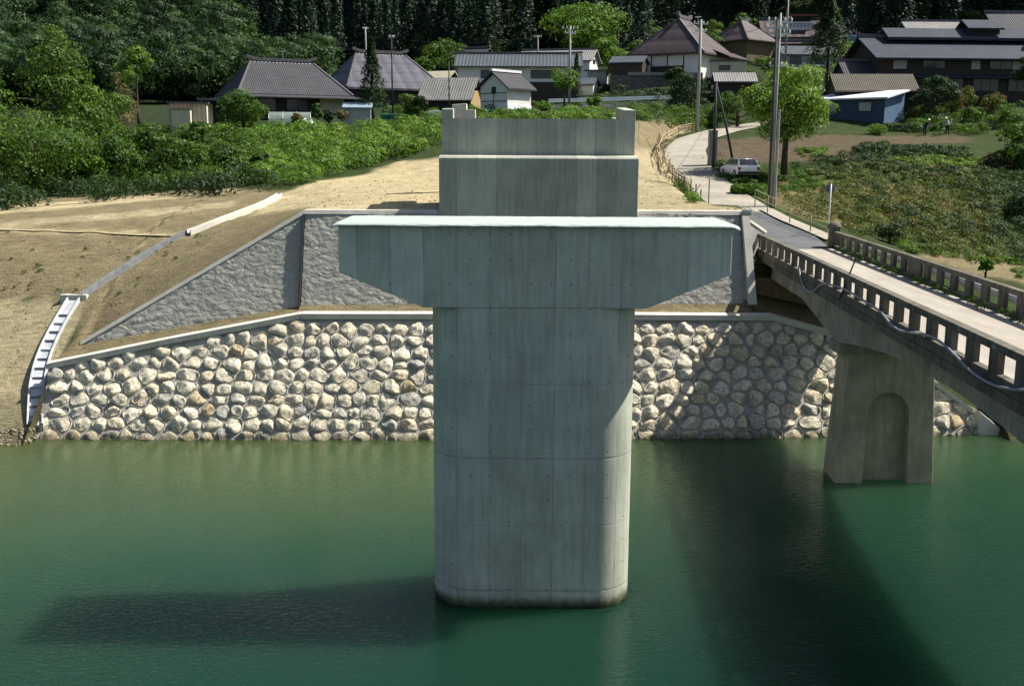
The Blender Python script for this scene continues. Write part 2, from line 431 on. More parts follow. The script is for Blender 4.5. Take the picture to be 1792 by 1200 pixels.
st = MB(); st.v = TV; st.f = [f if f[2] != f[3] else f[:3] for f in TF]
sto = st.build('stone_facing', M_STONE, cw, smooth=True)
a = sto.data.attributes.new('tint', 'FLOAT', 'POINT'); a.data.foreach_set('value', np.array(TT, np.float32))
# mortar bed: a solid wall body
xs = np.unique(np.concatenate([np.arange(XL, XR, .5), CX])); mb = MB()
V = []
for X in xs:
    zt = ctop(X) - .02; V += [(X, yb(X)+BAT*-1.6-OY, -1.6), (X, yb(X)+BAT*zt-OY, zt), (X, yb(X)+BAT*zt+.5-OY, zt-.004), (X, yb(X)+.6-OY, -1.6)]
Fm = []
for i in range(len(xs)-1):
    for k in range(4): Fm.append((i*4+k, i*4+(k+1) % 4, (i+1)*4+(k+1) % 4, (i+1)*4+k))
Fm += [(0, 1, 2, 3), tuple(len(V)-4+k for k in (3, 2, 1, 0))]
mb.add(V, Fm); mb.build('mortar_bed', M_MORTAR, cw)
# coping: pale cap, two lengths meeting at a joint
def coping(x0, x1, name):
    mb = MB(); V = []; Fm = []
    xs = np.unique(np.concatenate([np.arange(x0, x1, .8), [x1], [c_ for c_ in CX if x0 < c_ < x1]]))
    for X in xs:
        z = ctop(X); y = yb(X)+BAT*z-OY
        V += [(X, y-.20, z-.10), (X, y-.20, z+.13), (X, y+.46, z+.15), (X, y+.46, z-.2)]
    for i in range(len(xs)-1):
        for k in range(4): Fm.append((i*4+k, i*4+(k+1) % 4, (i+1)*4+(k+1) % 4, (i+1)*4+k))
    Fm += [(0, 1, 2, 3), tuple(len(V)-4+k for k in (3, 2, 1, 0))]
    mb.add(V, Fm); mb.build(name, M_COPING, cw)
jx = CX[2]
coping(XL-.05, jx-.02, 'coping'); coping(jx+.02, XR-1.0, 'coping')
# downstream end block
mb = MB(); z0 = ctop(XR-.9)
mb.prism([(XR-.9, -1.2), (XR+.35, -1.2), (XR+.25, .12), (XR-.9, z0+.2)], 1, yb(XR)-.15-OY, yb(XR)+1.2-OY); mb.build('end_block', M_COPING, cw, bevel=.03)

# ---------------- grey rough-textured retaining wall
gw = thing('retaining_wall', 'grey rough-textured concrete retaining wall with sloping left top behind the stone wall', 'retaining wall', (0, 46.5, 5)); GY = 46.5; GZ0 = 5
m, t = newmat('split_textured_concrete'); co = coords(t)
wv = nd(t, 'ShaderNodeMapping', {0: co, 2: (0, R(28), 0), 3: (1, .3, 1.7)}).outputs[0]
wd = nd(t, 'ShaderNodeVectorMath', {0: wv, 1: nd(t, 'ShaderNodeTexNoise', {'Vector': co, 'Scale': 1.3, 'Detail': 4}).outputs[1]}, operation='ADD').outputs[0]
vo = nd(t, 'ShaderNodeTexVoronoi', {'Vector': wd, 'Scale': 3.2}, feature='F1')
v1 = vo.outputs[0]; n1 = noi(t, wv, 5.0, 6, .65, .8)
h = mth(t, 'ADD', mth(t, 'MULTIPLY', v1, -1), mth(t, 'MULTIPLY', n1, 1.1))
c = mixc(t, ramp(t, n1, .3, .7), (.29, .285, .25), (.42, .415, .37))
c = mixc(t, mth(t, 'MULTIPLY', ramp(t, noi(t, co, .35, 3), .4, .7), .4), c, (.24, .24, .21))
setp(t, Base_Color=c, Roughness=.9, Specular_IOR_Level=.2, Normal=bump(t, h, .06, .8)); M_SPLIT = m
def gpt(X, z, o=0): return (X, yg0(X)+GB*(z-5.2)-o-GY, z-GZ0)
def gry_panel(x0, x1, mat, name, rough=True, zlo=None, zhi=None, o=0.0):
    nx = max(2, int((x1-x0)/.14)); nz = 30; V = []; Fm = []
    for i in range(nx+1):
        X = x0+(x1-x0)*i/nx; a = gfoot(X)-.5 if zlo is None else zlo(X); b = gtop(X)-.1 if zhi is None else zhi(X)
        b = max(b, a+.02)
        for k in range(nz+1):
            z = a+(b-a)*k/nz; d = o
            if rough: d += .018*mnoise.noise(Vector((X*1.6+z*.8, z*2.2-X*.6, 0))) + .05*mnoise.noise(Vector((X*3.2+z*2.4, z*5.5-X*1.2, 7)))
            V.append(gpt(X, z, d))
    for i in range(nx):
        for k in range(nz): Fm.append((i*(nz+1)+k, (i+1)*(nz+1)+k, (i+1)*(nz+1)+k+1, i*(nz+1)+k+1))
    return mesh_np(name, np.array(V), np.array(Fm), mat, parent=gw, smooth=True)
xj = GX[1]
xk = gry(1137, 380).x; xm = gry(1297, 450).x
gry_panel(GXL+.1, xj-.05, M_SPLIT, 'textured_face'); gry_panel(xj+.05, xk, M_SPLIT, 'textured_face'); gry_panel(xk+.0, xm, M_SPLIT, 'textured_face')
mb = MB()                                                   # solid body behind the facing and the smooth borders
V = []; Fm = []
xs = [GXL, xj, GXR]
for X in xs:
    a, b = gfoot(X)-.6, gtop(X)-.02
    if X == GXL: a = b - .6
    V += [(gpt(X, a, -.16)), (gpt(X, b, -.16)), (gpt(X, b, -.5)), (gpt(X, a, -.9))]
for i in range(2):
    for k in range(4): Fm.append((i*4+k, i*4+(k+1) % 4, (i+1)*4+(k+1) % 4, (i+1)*4+k))
Fm += [(0, 1, 2, 3), (11, 10, 9, 8)]
mb.add(V, Fm); mb.build('wall_body', M_COPING, gw)
def strip(pts, wd_, name, lab=None):                       # smooth raised band following points on the face
    mb = MB()
    for a, b in zip(pts[:-1], pts[1:]):
        mb.beam(Vector(gpt(a[0], a[1], .04)), Vector(gpt(b[0], b[1], .04)), wd_, .36)
    return mb.build(name, M_COPING if wd_ > .1 else M_WIRE, gw)
mb = MB()
for (x0, x1) in ((GXL, xj), (xj, GXR)):
    z0, z1 = gtop(x0), gtop(x1)
    vs = []
    for X, z in ((x0, z0), (x1, z1)):
        vs += [gpt(X, z-.16, .06), gpt(X, z+.02, .06), gpt(X, z+.03, -.36), gpt(X, z-.16, -.36)]
    mb.add(vs, [(0, 1, 5, 4), (1, 2, 6, 5), (2, 3, 7, 6), (3, 0, 4, 7), (0, 3, 2, 1), (4, 5, 6, 7)])
mb.build('top_edge', M_COPING, gw)
strip([(xj, gfoot(xj)-.3), (xj, gtop(xj)-.2)], .035, 'joint_gap')
e0 = gry(1304, 380); e1 = gry(1316, 522)
strip([(e1.x-.02, e1.z-.3), (e0.x-.02, e0.z)], .34, 'end_pilaster')

# ---------------- new bridge pier
pr = thing('bridge_pier', 'tall new grey concrete hammerhead pier standing alone in the river', 'bridge pier', (.56, 27.35, 0))
PXC, PYC = .56, 27.35
def rrect(w, d, r, n=10):
    pts = []
    for (cx, cy, a0) in ((w/2-r, d/2-r, 0), (-w/2+r, d/2-r, 90), (-w/2+r, -d/2+r, 180), (w/2-r, -d/2+r, 270)):
        for k in range(n+1):
            a = R(a0+90*k/n); pts.append((cx+r*math.cos(a), cy+r*math.sin(a)))
    return pts
ZC0, ZC1, ZC2 = 8.0, 8.86, 10.09
mb = MB(); pts = rrect(5.26, 2.5, 1.12, 14)
mb.prism(pts, 2, -4.0, ZC0-.002); col_ = mb.build('column', M_PIER, pr)
col_.data.shade_smooth(); mdf = col_.modifiers.new('es', 'EDGE_SPLIT'); mdf.split_angle = R(40)
mb = MB()
mb.prism([(-2.78, ZC0), (2.78, ZC0), (4.86, ZC1), (4.86, ZC2), (-4.86, ZC2), (-4.86, ZC1)], 1, -1.253, 1.253)
mb.build('pier_cap', M_CAP, pr, bevel=.02)
# pale sheet lying over the cap
m, t = newmat('pale_green_plastic_sheet'); co = coords(t)
n_ = noi(t, nd(t, 'ShaderNodeMapping', {0: co, 3: (1.2, 4, 1)}).outputs[0], 2.2, 5, .6)
wr = ramp(t, noi(t, nd(t, 'ShaderNodeMapping', {0: co, 3: (1.3, 9, 1)}).outputs[0], 1.7, 4, .6, .6), .62, .67)
setp(t, Base_Color=mixc(t, mth(t, 'MULTIPLY', wr, .75), mixc(t, ramp(t, n_, .35, .65), (.36, .44, .40), (.50, .57, .53)), (.10, .14, .13)), Roughness=.5, Normal=bump(t, n_, .04))
nx, ny = 150, 22; V = []; Fm = []
for i in range(nx+1):
    u = -5.02+10.04*i/nx
    for k in range(ny+1):
        v_ = -1.42+2.84*k/ny
        z = .025 + .006*mnoise.noise(Vector((u*1.1, v_*3, 0))) + .006*mnoise.noise(Vector((u*5, v_*5, 3)))
        ov = max(0, abs(v_)-1.25)/.17; ou = max(0, abs(u)-4.84)/.18
        e = ov + ou
        z -= (.07+.012*mnoise.noise(Vector((u*2.3, v_, 9))))*min(1, max(ov, 0))**1.4 + .07*min(1, ou)**1.4
        V.append((u, v_, z))
for i in range(nx):
    for k in range(ny): Fm.append((i*(ny+1)+k, (i+1)*(ny+1)+k, (i+1)*(ny+1)+k+1, i*(ny+1)+k+1))
V = np.array(V); n0 = len(V); V2 = V.copy(); V2[:, 2] -= .012; 
sh = mesh_np('plastic_sheet', V, np.array(Fm), m, smooth=True); sh.location = (PXC, PYC, ZC2)
md = sh.modifiers.new('s', 'SOLIDIFY'); md.thickness = .012
tag(sh, 'pale green plastic sheet laid over the top of the new pier', 'sheet')

# ---------------- new bridge abutment
AY = 48.05
al = P(768, 277, AY); ar = P(1118, 278, AY); AC = (al.x+ar.x)/2; AW = (ar.x-al.x)/2
ab = thing('bridge_abutment', 'stepped new grey concrete bridge abutment with two raised ears behind the pier', 'bridge abutment', (AC, AY, 9))
zb = P(945, 277, AY).z-9; zt_ = P(945, 208, AY+1.2).z-9; ze = P(945, 192, AY+1.2).z-9
mb = MB(); mb.prism([(0, -4.8), (1.9, -4.8), (1.9, zb+.16), (1.2, zb+.13), (0.06, zb+.05), (0, zb-.02)], 0, -AW, AW); mb.build('lower_wall', M_ABUT, ab)
uw = AW*1.0 - .06; ew = P(793, 190, AY+1.2).x - P(773, 190, AY+1.2).x
mb = MB(); mb.box(-uw+ew+.002, uw-ew-.002, 1.2, 1.75, zb+.05, zt_); mb.build('back_wall', M_ABUT, ab)
for s_ in (-1, 1):
    x0, x1 = sorted((s_*uw, s_*(uw-ew)))
    mb = MB()
    # side wall running back from the ear, stepped, rising with the approach
    L = (1.4 if s_ < 0 else 6.5); st_ = (1.0 if s_ < 0 else 4.2); g = .06
    mb.prism([(1.2, zb-.1), (1.2+L, zb-.1+.4), (1.2+L, ze+g*L-.55), (1.2+st_, ze+g*st_-.55), (1.2+st_, ze+g*st_), (1.2, ze)], 0, x0, x1)
    mb.build('wing_wall', M_ABUT, ab, bevel=.02)
mb = MB()
for i in range(34):
    x = -uw+ew+.25+i*(2*(uw-ew)-.5)/33; mb.tube([(x, 1.45, zt_-.02), (x+random.uniform(-.02, .02), 1.45, zt_+random.uniform(.03, .10))], .012, 5)
mb.build_each('starter_bar', simple('rusty_bar', (.12, .07, .04)), ab)
# ================================================================== terrain
road_px = [(1392, 432, 54), (1345, 396, 60), (1296, 362, 66), (1240, 325, 74), (1205, 290, 83), (1197, 262, 92), (1218, 242, 100), (1262, 229, 109), (1322, 218, 120), (1400, 205, 135), (1500, 196, 150)]
ROAD = [Vector((14.15, 50.9, 6.80)), Vector((14.2, 53.7, 6.90))] + [P(*q) for q in road_px[1:]]
ROADX = np.array([(p.x, p.y, p.z) for p in ROAD])
def dense(pl, step=.7):
    pl = np.array(pl, float); d = np.r_[0, np.cumsum(np.linalg.norm(np.diff(pl, axis=0), axis=1))]
    s = np.linspace(0, d[-1], max(2, int(d[-1]/step)))
    o = np.stack([np.interp(s, d, pl[:, k]) for k in range(pl.shape[1])], 1)
    for _ in range(8): o[1:-1] = (o[:-2]+2*o[1:-1]+o[2:])/4
    return o
RD = dense(ROADX)
ctl = [  # photo x, y, distance
 (0, 780, None), (-300, 800, None), (60, 765, None),
 (0, 650, 45), (-300, 660, 45.5), (60, 640, 45), (0, 530, 49.5), (-300, 540, 50), (125, 527, 48.6), (0, 402, 56.5), (-300, 410, 57), (322, 412, 54), (160, 407, 55.5), (0, 366, 63), (-300, 375, 65),
 (200, 350, 65), (400, 336, 67), (445, 372, 59), (490, 345, 65), (540, 322, 68), (640, 310, 72), (760, 308, 73), (620, 335, 60), (760, 335, 60), (250, 470, 51), (400, 420, 51.5),
 (1140, 335, 60), (1180, 350, 57), (1130, 300, 68), (1140, 260, 80), (1130, 215, 100), (1290, 352, 57),
 (0, 340, 80), (200, 330, 82), (400, 310, 82), (550, 300, 82), (700, 285, 80), (-300, 350, 85),
 (0, 290, 100), (200, 270, 100), (380, 250, 102), (550, 240, 104), (720, 232, 104),
 (100, 225, 125), (300, 215, 122), (450, 215, 122), (600, 212, 122), (720, 208, 122), (760, 200, 122), (900, 190, 122), (1000, 188, 132), (1150, 188, 128),
 (1050, 190, 118), (900, 205, 100),
 (700, 170, 145), (1000, 165, 150), (1140, 134, 150), (1250, 134, 150), (1100, 160, 142), (1250, 180, 132),
 (1400, 130, 160), (1560, 150, 140), (1700, 160, 128), (1792, 160, 128), (1280, 110, 175), (1400, 95, 190),
 (1500, 232, 105), (1400, 240, 102), (1600, 235, 105), (1700, 230, 105), (1900, 225, 106), (1650, 195, 117), (1780, 190, 117), (1480, 212, 112),
 (1320, 275, 90), (1450, 262, 94), (1580, 262, 94), (1720, 265, 94), (1900, 265, 94),
 (1400, 300, 84), (1550, 300, 84), (1700, 305, 84), (1900, 320, 84), (1290, 316, 78), (1330, 325, 77),
 (1450, 345, 74), (1600, 345, 74), (1760, 360, 74), (1900, 370, 74), (1390, 350, 70), (1345, 366, 66),
 (1480, 390, 66), (1650, 400, 66), (1800, 420, 66), (1950, 430, 66),
 (1560, 425, 61), (1700, 455, 59), (1792, 480, 58), (1950, 500, 58), (1480, 400, 60),
]
C3 = []
for (px, py, Y) in ctl:
    p = PZ(px, py, 0.0) if Y is None else P(px, py, Y); C3.append(tuple(p))
C3 += [(-40, 47.5, 1.2), (-60, 47, 0.6), (22, 46.5, 1.5), (30, 49, 2.2), (45, 50, 2.0), (80, 50, 2), (-120, 48, 1)]
for X in np.linspace(GXL, GXR-.4, 9): C3.append((X, yg0(X)+GB*(gtop(X)-5.2)+.3, gtop(X)-.02))
# valley floor and the wooded hills behind
C3 += [(-60, 130, 15), (-45, 165, 18), (-80, 180, 22), (-120, 130, 18), (-40, 200, 26), (-10, 190, 26), (20, 190, 29), (60, 195, 33), (100, 190, 36),
       (-90, 230, 42), (-50, 250, 48), (-10, 230, 46), (30, 230, 50), (70, 230, 54), (60, 330, 140), (140, 330, 170), (0, 360, 130), (110, 230, 56), (140, 150, 34), (110, 120, 24), (90, 90, 14), (80, 70, 8), (60, 130, 21), (75, 110, 17)]
C3 += [(-180, 300, 80), (-90, 300, 82), (0, 300, 86), (180, 300, 130), (-300, 300, 75), (300, 300, 98), (-350, 120, 30), (-300, 60, 8), (300, 120, 60), (250, 60, 20),
       (-300, 480, 165), (-150, 480, 172), (0, 480, 230), (150, 450, 290), (300, 450, 290), (-300, 640, 190), (0, 640, 250), (300, 640, 310)]
C3 = np.array(C3, float)
def tps_fit(C, lam=.015):
    S = 100.0; xy = C[:, :2]/S; n = len(C)
    d = np.linalg.norm(xy[:, None]-xy[None], axis=2); K = np.where(d > 0, d*d*np.log(d+1e-12), 0)+np.eye(n)*lam*.01
    Pm = np.c_[np.ones(n), xy]; A = np.block([[K, Pm], [Pm.T, np.zeros((3, 3))]])
    return np.linalg.solve(A, np.r_[C[:, 2], 0, 0, 0]), xy, S
_tp = tps_fit(C3)
def tps(X, Y):
    wgt, xy, S = _tp; X = np.asarray(X, float); Y = np.asarray(Y, float); q = np.stack([X.ravel(), Y.ravel()], 1)/S
    out = np.empty(len(q))
    for i in range(0, len(q), 20000):
        d = np.linalg.norm(q[i:i+20000, None]-xy[None], axis=2)
        out[i:i+20000] = (d*d*np.log(d+1e-12)) @ wgt[:-3] + wgt[-3] + q[i:i+20000] @ wgt[-2:]
    return out.reshape(X.shape)
def road_adj(X, Y, Z):
    sh_ = X.shape; x = X.ravel(); y = Y.ravel(); z = Z.ravel().copy()
    idx = np.where((x > 5) & (x < 80) & (y > 50.7) & (y < 160))[0]
    for i in range(0, len(idx), 5000):
        j = idx[i:i+5000]; d = np.hypot(x[j, None]-RD[None, :, 0], y[j, None]-RD[None, :, 1]); k = d.argmin(1); dm = d.min(1)
        w_ = np.clip((5.0-dm)/2.6, 0, 1); w_ = w_*w_*(3-2*w_)
        z[j] = z[j]*(1-w_) + (RD[k, 2]-.07)*w_
    return z.reshape(sh_)
def ground(X, Y):
    """height of the ground at single point (behind the walls)"""
    X = np.array([[float(X)]]); Y = np.array([[float(Y)]])
    return float(road_adj(X, Y, tps(X, Y))[0, 0])

m, t = newmat('ground_cover_soil'); co = coords(t)
zn = nd(t, 'ShaderNodeAttribute', attribute_name='zone').outputs['Color']
a1 = noi(t, co, .8, 8, .65); a2 = noi(t, nd(t, 'ShaderNodeMapping', {0: co, 3: (.6, 2.2, 2)}).outputs[0], 2.2, 7, .7, .8); a3 = noi(t, co, 12, 4, .7)
f = mth(t, 'ADD', mth(t, 'MULTIPLY', a1, .3), mth(t, 'ADD', mth(t, 'MULTIPLY', a2, .45), mth(t, 'MULTIPLY', a3, .25)))
br = ramp(t, f, .38, .62, .55, 1.38)
c = mixc(t, 1.0, zn, nd(t, 'ShaderNodeCombineColor', {0: br, 1: br, 2: br}).outputs[0], 'MULTIPLY')
setp(t, Base_Color=c, Roughness=.95, Specular_IOR_Level=.1, Normal=bump(t, f, .35)); M_GROUND = m

SAND = (.385, .33, .20); STRAW = (.48, .405, .24); BROWN = (.225, .187, .108); SOIL = (.105, .083, .053); GRASS = (.042, .062, .020); DRY = (.17, .145, .065); FOREST = (.020, .034, .014); DARKG = (.03, .04, .018); MUD = (.17, .125, .07)
ZONES = [  # polygon in the plan seen from the road side, colour
 (SAND, [(-900, 840), (-900, 520), (60, 525), (130, 530), (145, 560), (80, 640), (60, 790)]),
 (BROWN, [(-900, 545), (-900, 345), (200, 345), (330, 330), (420, 330), (500, 335), (520, 345), (545, 362), (200, 570), (130, 600), (145, 560), (130, 528), (60, 520)]),
 (STRAW, [(-900, 415), (0, 398), (150, 402), (330, 409), (330, 414), (150, 409), (0, 405), (-900, 425)]),
 (STRAW, [(-900, 375), (0, 362), (200, 346), (400, 330), (430, 336), (200, 357), (0, 374), (-900, 395)]),
 (SAND, [(-900, 400), (0, 388), (230, 370), (410, 352), (415, 361), (230, 382), (0, 398), (-900, 412)]),
 (BROWN, [(120, 620), (145, 590), (540, 522), (1330, 518), (1500, 600), (1500, 640), (80, 640)]),
 (STRAW, [(470, 350), (500, 338), (545, 318), (640, 306), (700, 282), (790, 276), (800, 380), (540, 380), (538, 362), (440, 378)]),
 (STRAW, [(740, 384), (740, 345), (1130, 345), (1320, 372), (1320, 384)]),
 (SAND, [(1100, 380), (1100, 262), (1150, 250), (1180, 300), (1215, 350), (1245, 358), (1290, 366), (1330, 392), (1310, 400)]),
 (BROWN, [(1100, 262), (1100, 212), (1220, 212), (1190, 235), (1150, 262)]),
 (SOIL, [(1240, 278), (1245, 245), (1430, 236), (1700, 240), (1690, 252), (1500, 252), (1495, 282), (1300, 284)]),
 (SOIL, [(1500, 286), (1700, 290), (1690, 300), (1500, 294)]),
 (DRY, [(1360, 320), (1500, 315), (1640, 330), (1680, 370), (1600, 400), (1500, 400), (1400, 380), (1340, 350)]),
 (DRY, [(1660, 350), (1760, 370), (1740, 440), (1620, 420)]),
 (BROWN, [(1600, 446), (1700, 440), (1900, 500), (1900, 520), (1700, 478)]),
]
def inpoly(x, y, poly):
    r = np.zeros(x.shape, bool); n = len(poly)
    for i in range(n):
        x0, y0 = poly[i]; x1, y1 = poly[(i+1) % n]
        if y0 == y1: continue
        c_ = ((y0 > y) != (y1 > y)) & (x < (x1-x0)*(y-y0)/(y1-y0)+x0); r ^= c_
    return r
def lump(X, Y, s):
    return np.sin(X*1.7*s+np.sin(Y*1.1*s)*2)*np.sin(Y*1.9*s+np.sin(X*.8*s)*2)
gx = np.unique(np.concatenate([np.linspace(-400, -75, 24), np.arange(-75, -24, .9), np.arange(-24, 40, .32), np.arange(40, 85, .9), np.linspace(85, 400, 24), [XL-.06, XL+.06, XR-.06, XR+.06, GXR-.02, GXR+.08, GXL]]))
def smoothstep(a, b, x): t_ = np.clip((x-a)/(b-a), 0, 1); return t_*t_*(3-2*t_)
tail = np.concatenate([np.arange(.35, 30, .4), np.arange(30, 75, .8), np.arange(75, 140, 2.5), np.arange(140, 330, 8), np.arange(340, 620, 25)])
VX = []; VY = []; VZ = []
for X in gx:
    inside = XL < X < XR
    y1 = yb(X)+BAT*ctop(X)+.25; zc = ctop(X)-.02
    if inside:
        ys = [-60, y1-.02, y1, y1+.35]; zs = [-3.5, -3.5, zc, zc+.10]
    else:
        far = min(1, max(0, (abs(X)-20)/40))
        ya = yb(X)-1.5; ys = [-60, ya-1, ya, y1]; zs = [-3.5, -1.8, -.35, None]
    in_g = GXL < X < GXR
    if in_g:
        yf = yg0(X)+GB*(gfoot(X)-5.2)+.28; yt = yg0(X)+GB*(gtop(X)-5.2)+.22
        ys += [max(yf, ys[-1]+.05), max(yt, yf+.1, ys[-1]+.1)]; zs += [gfoot(X)+.02 if gtop(X) > gfoot(X) else zc, gtop(X)-.03]; ztop = gtop(X)-.03
    elif GXR <= X < 17.2 and inside:
        ys += [50.45, 50.6]; zs += [float(np.interp(X, [10.7, 17.2], [5.3, 3.9])), 6.7]; ztop = 6.7
    else:
        ys += [ys[-1]+1.5, ys[-1]+3]; zs += [None, None]; ztop = None
    y0 = ys[-1]; ys += list(y0+tail); zs += [None]*len(tail)
    ysn = np.array(ys, float); tz = tps(np.full(len(ysn), X), ysn)
    if not in_g and not inside:
        bb = smoothstep(yb(X)-1.5, yb(X)+2.5, ysn); 
        if X < 0: tz = np.where(ysn < 45, np.minimum(tz, (ysn-yb(X)+1.2)*.75+.0), tz)
    z = np.array([tz[i] if q is None else q for i, q in enumerate(zs)])
    if ztop is not None:
        i0 = len(zs)-len(tail)-1; z[i0+1:] += (ztop-tps(np.array([X]), np.array([y0]))[0])*np.exp(-(ysn[i0+1:]-y0)/3.0)
    VX.append([X]*len(ysn)); VY.append(ysn); VZ.append(z)
VX = np.array(VX); VY = np.array(VY); VZ = np.array(VZ)
# road bench first, then relief
Z2 = road_adj(VX, VY, VZ); Z2[:, :6] = VZ[:, :6]; VZ = Z2
near = smoothstep(47, 60, VY)*np.exp(-np.maximum(0, VY-110)/80)
VZ += near*(.05*lump(VX, VY, 1.1)+.03*lump(VX+9, VY+3, 3.1))
VZ += smoothstep(150, 260, VY)*(4*lump(VX, VY, .045)+2.5*lump(VX, VY, .12)+1.2*lump(VX, VY, .31))
nX, nY = VX.shape
V = np.stack([VX.ravel(), VY.ravel(), VZ.ravel()], 1)
ii, jj = np.meshgrid(np.arange(nX-1), np.arange(nY-1), indexing='ij'); b0 = (ii*nY+jj).ravel()
Fg = np.stack([b0, b0+nY, b0+nY+1, b0+1], 1)
ppx, ppy = proj(V)
jx_ = ppx + 5*lump(V[:, 0], V[:, 1], 2.2); jy_ = ppy + .7*lump(V[:, 0]+5, V[:, 1], 2.9)
colr = np.tile(np.array(GRASS), (len(V), 1))
colr[V[:, 1] > 116] = (.03, .045, .02); colr[V[:, 1] > 170] = FOREST
ok = V[:, 1] > 41
for c_, poly in ZONES: colr[inpoly(jx_, jy_, poly) & ok & (V[:, 1] < 115)] = c_
# the foreshore
lo = (V[:, 0] < XL) & (V[:, 1] < 46); colr[lo] = SAND; colr[lo & (V[:, 2] < .5)] = MUD
colr[(V[:, 2] < .02)] = (.10, .10, .06)
GRIDZ = V[:, 2].reshape(nX, nY); isgrass = (np.abs(colr-np.array(GRASS)).sum(1) < 1e-6)
isdry = (np.abs(colr-np.array(DRY)).sum(1) < 1e-6)
for _ in range(1):
    g = colr.reshape(nX, nY, 3).copy(); g[1:-1, 7:-1] = (g[1:-1, 7:-1]*4+g[:-2, 7:-1]+g[2:, 7:-1]+(g[1:-1, 6:-2]+g[1:-1, 8:])*.5)/7; colr = g.reshape(-1, 3)
go = mesh_np('ground', V, Fg, M_GROUND, col=colr, smooth=True); tag(go, kind='structure')
from mathutils.bvhtree import BVHTree
_bv = BVHTree.FromPolygons([tuple(v) for v in V.tolist()], Fg.tolist())
def gz(X, Y):
    h_ = _bv.ray_cast(Vector((X, Y, 400)), Vector((0, 0, -1))); return h_[0].z if h_[0] else 0.0
def gp(px, py, a=43, b=400):
    """where the sight line of a photo pixel meets the ground"""
    d = ray(px, py).normalized(); h_ = _bv.ray_cast(CAM, d); return h_[0] if h_[0] else P(px, py, 100)

# ---------------- water
m, t = newmat('green_river_water'); co = coords(t)
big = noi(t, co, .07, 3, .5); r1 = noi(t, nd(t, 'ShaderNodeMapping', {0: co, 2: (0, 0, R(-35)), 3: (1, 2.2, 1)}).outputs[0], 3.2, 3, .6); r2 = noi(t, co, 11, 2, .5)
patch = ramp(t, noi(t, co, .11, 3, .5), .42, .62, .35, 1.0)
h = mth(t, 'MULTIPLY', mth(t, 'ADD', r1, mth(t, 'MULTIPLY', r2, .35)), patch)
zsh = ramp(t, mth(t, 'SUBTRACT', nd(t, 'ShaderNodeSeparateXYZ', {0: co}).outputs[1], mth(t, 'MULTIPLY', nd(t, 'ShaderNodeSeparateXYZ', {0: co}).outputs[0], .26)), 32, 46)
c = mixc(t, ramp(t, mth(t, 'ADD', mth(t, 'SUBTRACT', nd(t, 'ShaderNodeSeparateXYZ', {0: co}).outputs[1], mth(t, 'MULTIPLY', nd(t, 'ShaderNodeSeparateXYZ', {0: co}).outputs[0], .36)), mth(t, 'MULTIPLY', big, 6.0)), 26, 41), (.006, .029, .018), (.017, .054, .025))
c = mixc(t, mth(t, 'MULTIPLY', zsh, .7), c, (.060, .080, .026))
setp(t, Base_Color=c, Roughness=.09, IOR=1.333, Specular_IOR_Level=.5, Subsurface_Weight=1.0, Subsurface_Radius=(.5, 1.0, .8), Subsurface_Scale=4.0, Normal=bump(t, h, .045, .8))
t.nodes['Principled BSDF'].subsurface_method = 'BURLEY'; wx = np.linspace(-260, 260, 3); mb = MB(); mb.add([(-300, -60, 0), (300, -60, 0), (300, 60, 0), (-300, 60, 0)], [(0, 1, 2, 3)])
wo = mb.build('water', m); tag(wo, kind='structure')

# ---------------- road surface
def ribbon(name, pl, w0, w1, mat, dz, parent=None, hgt=.0):
    pl = np.asarray(pl); n = len(pl); V = []; F_ = []
    for i in range(n):
        d = pl[min(i+1, n-1)]-pl[max(i-1, 0)]; d = d/np.hypot(d[0], d[1]); nx_, ny_ = d[1], -d[0]
        for k in range(7):
            o_ = w0+(w1-w0)*k/6; V.append((pl[i, 0]+nx_*o_, pl[i, 1]+ny_*o_, pl[i, 2]+dz+.02*(1-((k-3)/3)**2)))
    for i in range(n-1):
        for k in range(6): F_.append((i*7+k, (i+1)*7+k, (i+1)*7+k+1, i*7+k+1))
    o = mesh_np(name, np.array(V), np.array(F_), mat, smooth=True, parent=parent); return o
ka = int(np.argmin(abs(RD[:, 1]-64)))
m, t = newmat('road_slabs'); co = coords(t)
n_ = noi(t, co, .45, 6, .6); n2 = noi(t, co, 6, 4, .7)
c = mixc(t, ramp(t, mth(t, 'ADD', mth(t, 'MULTIPLY', n_, .6), mth(t, 'MULTIPLY', n2, .4)), .38, .62), (.22, .20, .165), (.345, .315, .26))
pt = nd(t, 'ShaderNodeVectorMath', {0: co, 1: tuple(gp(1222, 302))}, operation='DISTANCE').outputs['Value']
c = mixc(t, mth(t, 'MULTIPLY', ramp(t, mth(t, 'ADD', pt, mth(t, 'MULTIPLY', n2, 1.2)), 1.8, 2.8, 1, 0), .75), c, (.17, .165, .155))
setp(t, Base_Color=c, Roughness=.95, Normal=bump(t, n2, .02)); M_ROADS = m
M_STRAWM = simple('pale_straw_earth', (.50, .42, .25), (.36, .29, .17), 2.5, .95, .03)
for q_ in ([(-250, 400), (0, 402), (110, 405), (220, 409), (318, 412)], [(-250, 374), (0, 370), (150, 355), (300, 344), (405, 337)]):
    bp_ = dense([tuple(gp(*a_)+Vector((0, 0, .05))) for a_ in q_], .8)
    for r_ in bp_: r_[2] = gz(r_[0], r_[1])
    tag(ribbon('earth_berm', bp_, -.16, .16, M_STRAWM, .02), kind='structure')  # straw-coloured ribbons added to draw the berm lines on the bank
tag(ribbon('road', RD[ka-1:], -1.75, 1.75, M_ROADS, .0), kind='structure')
tag(ribbon('asphalt_road', RD[:ka+1], -1.95, 1.95, M_ASPH, .015), kind='structure')
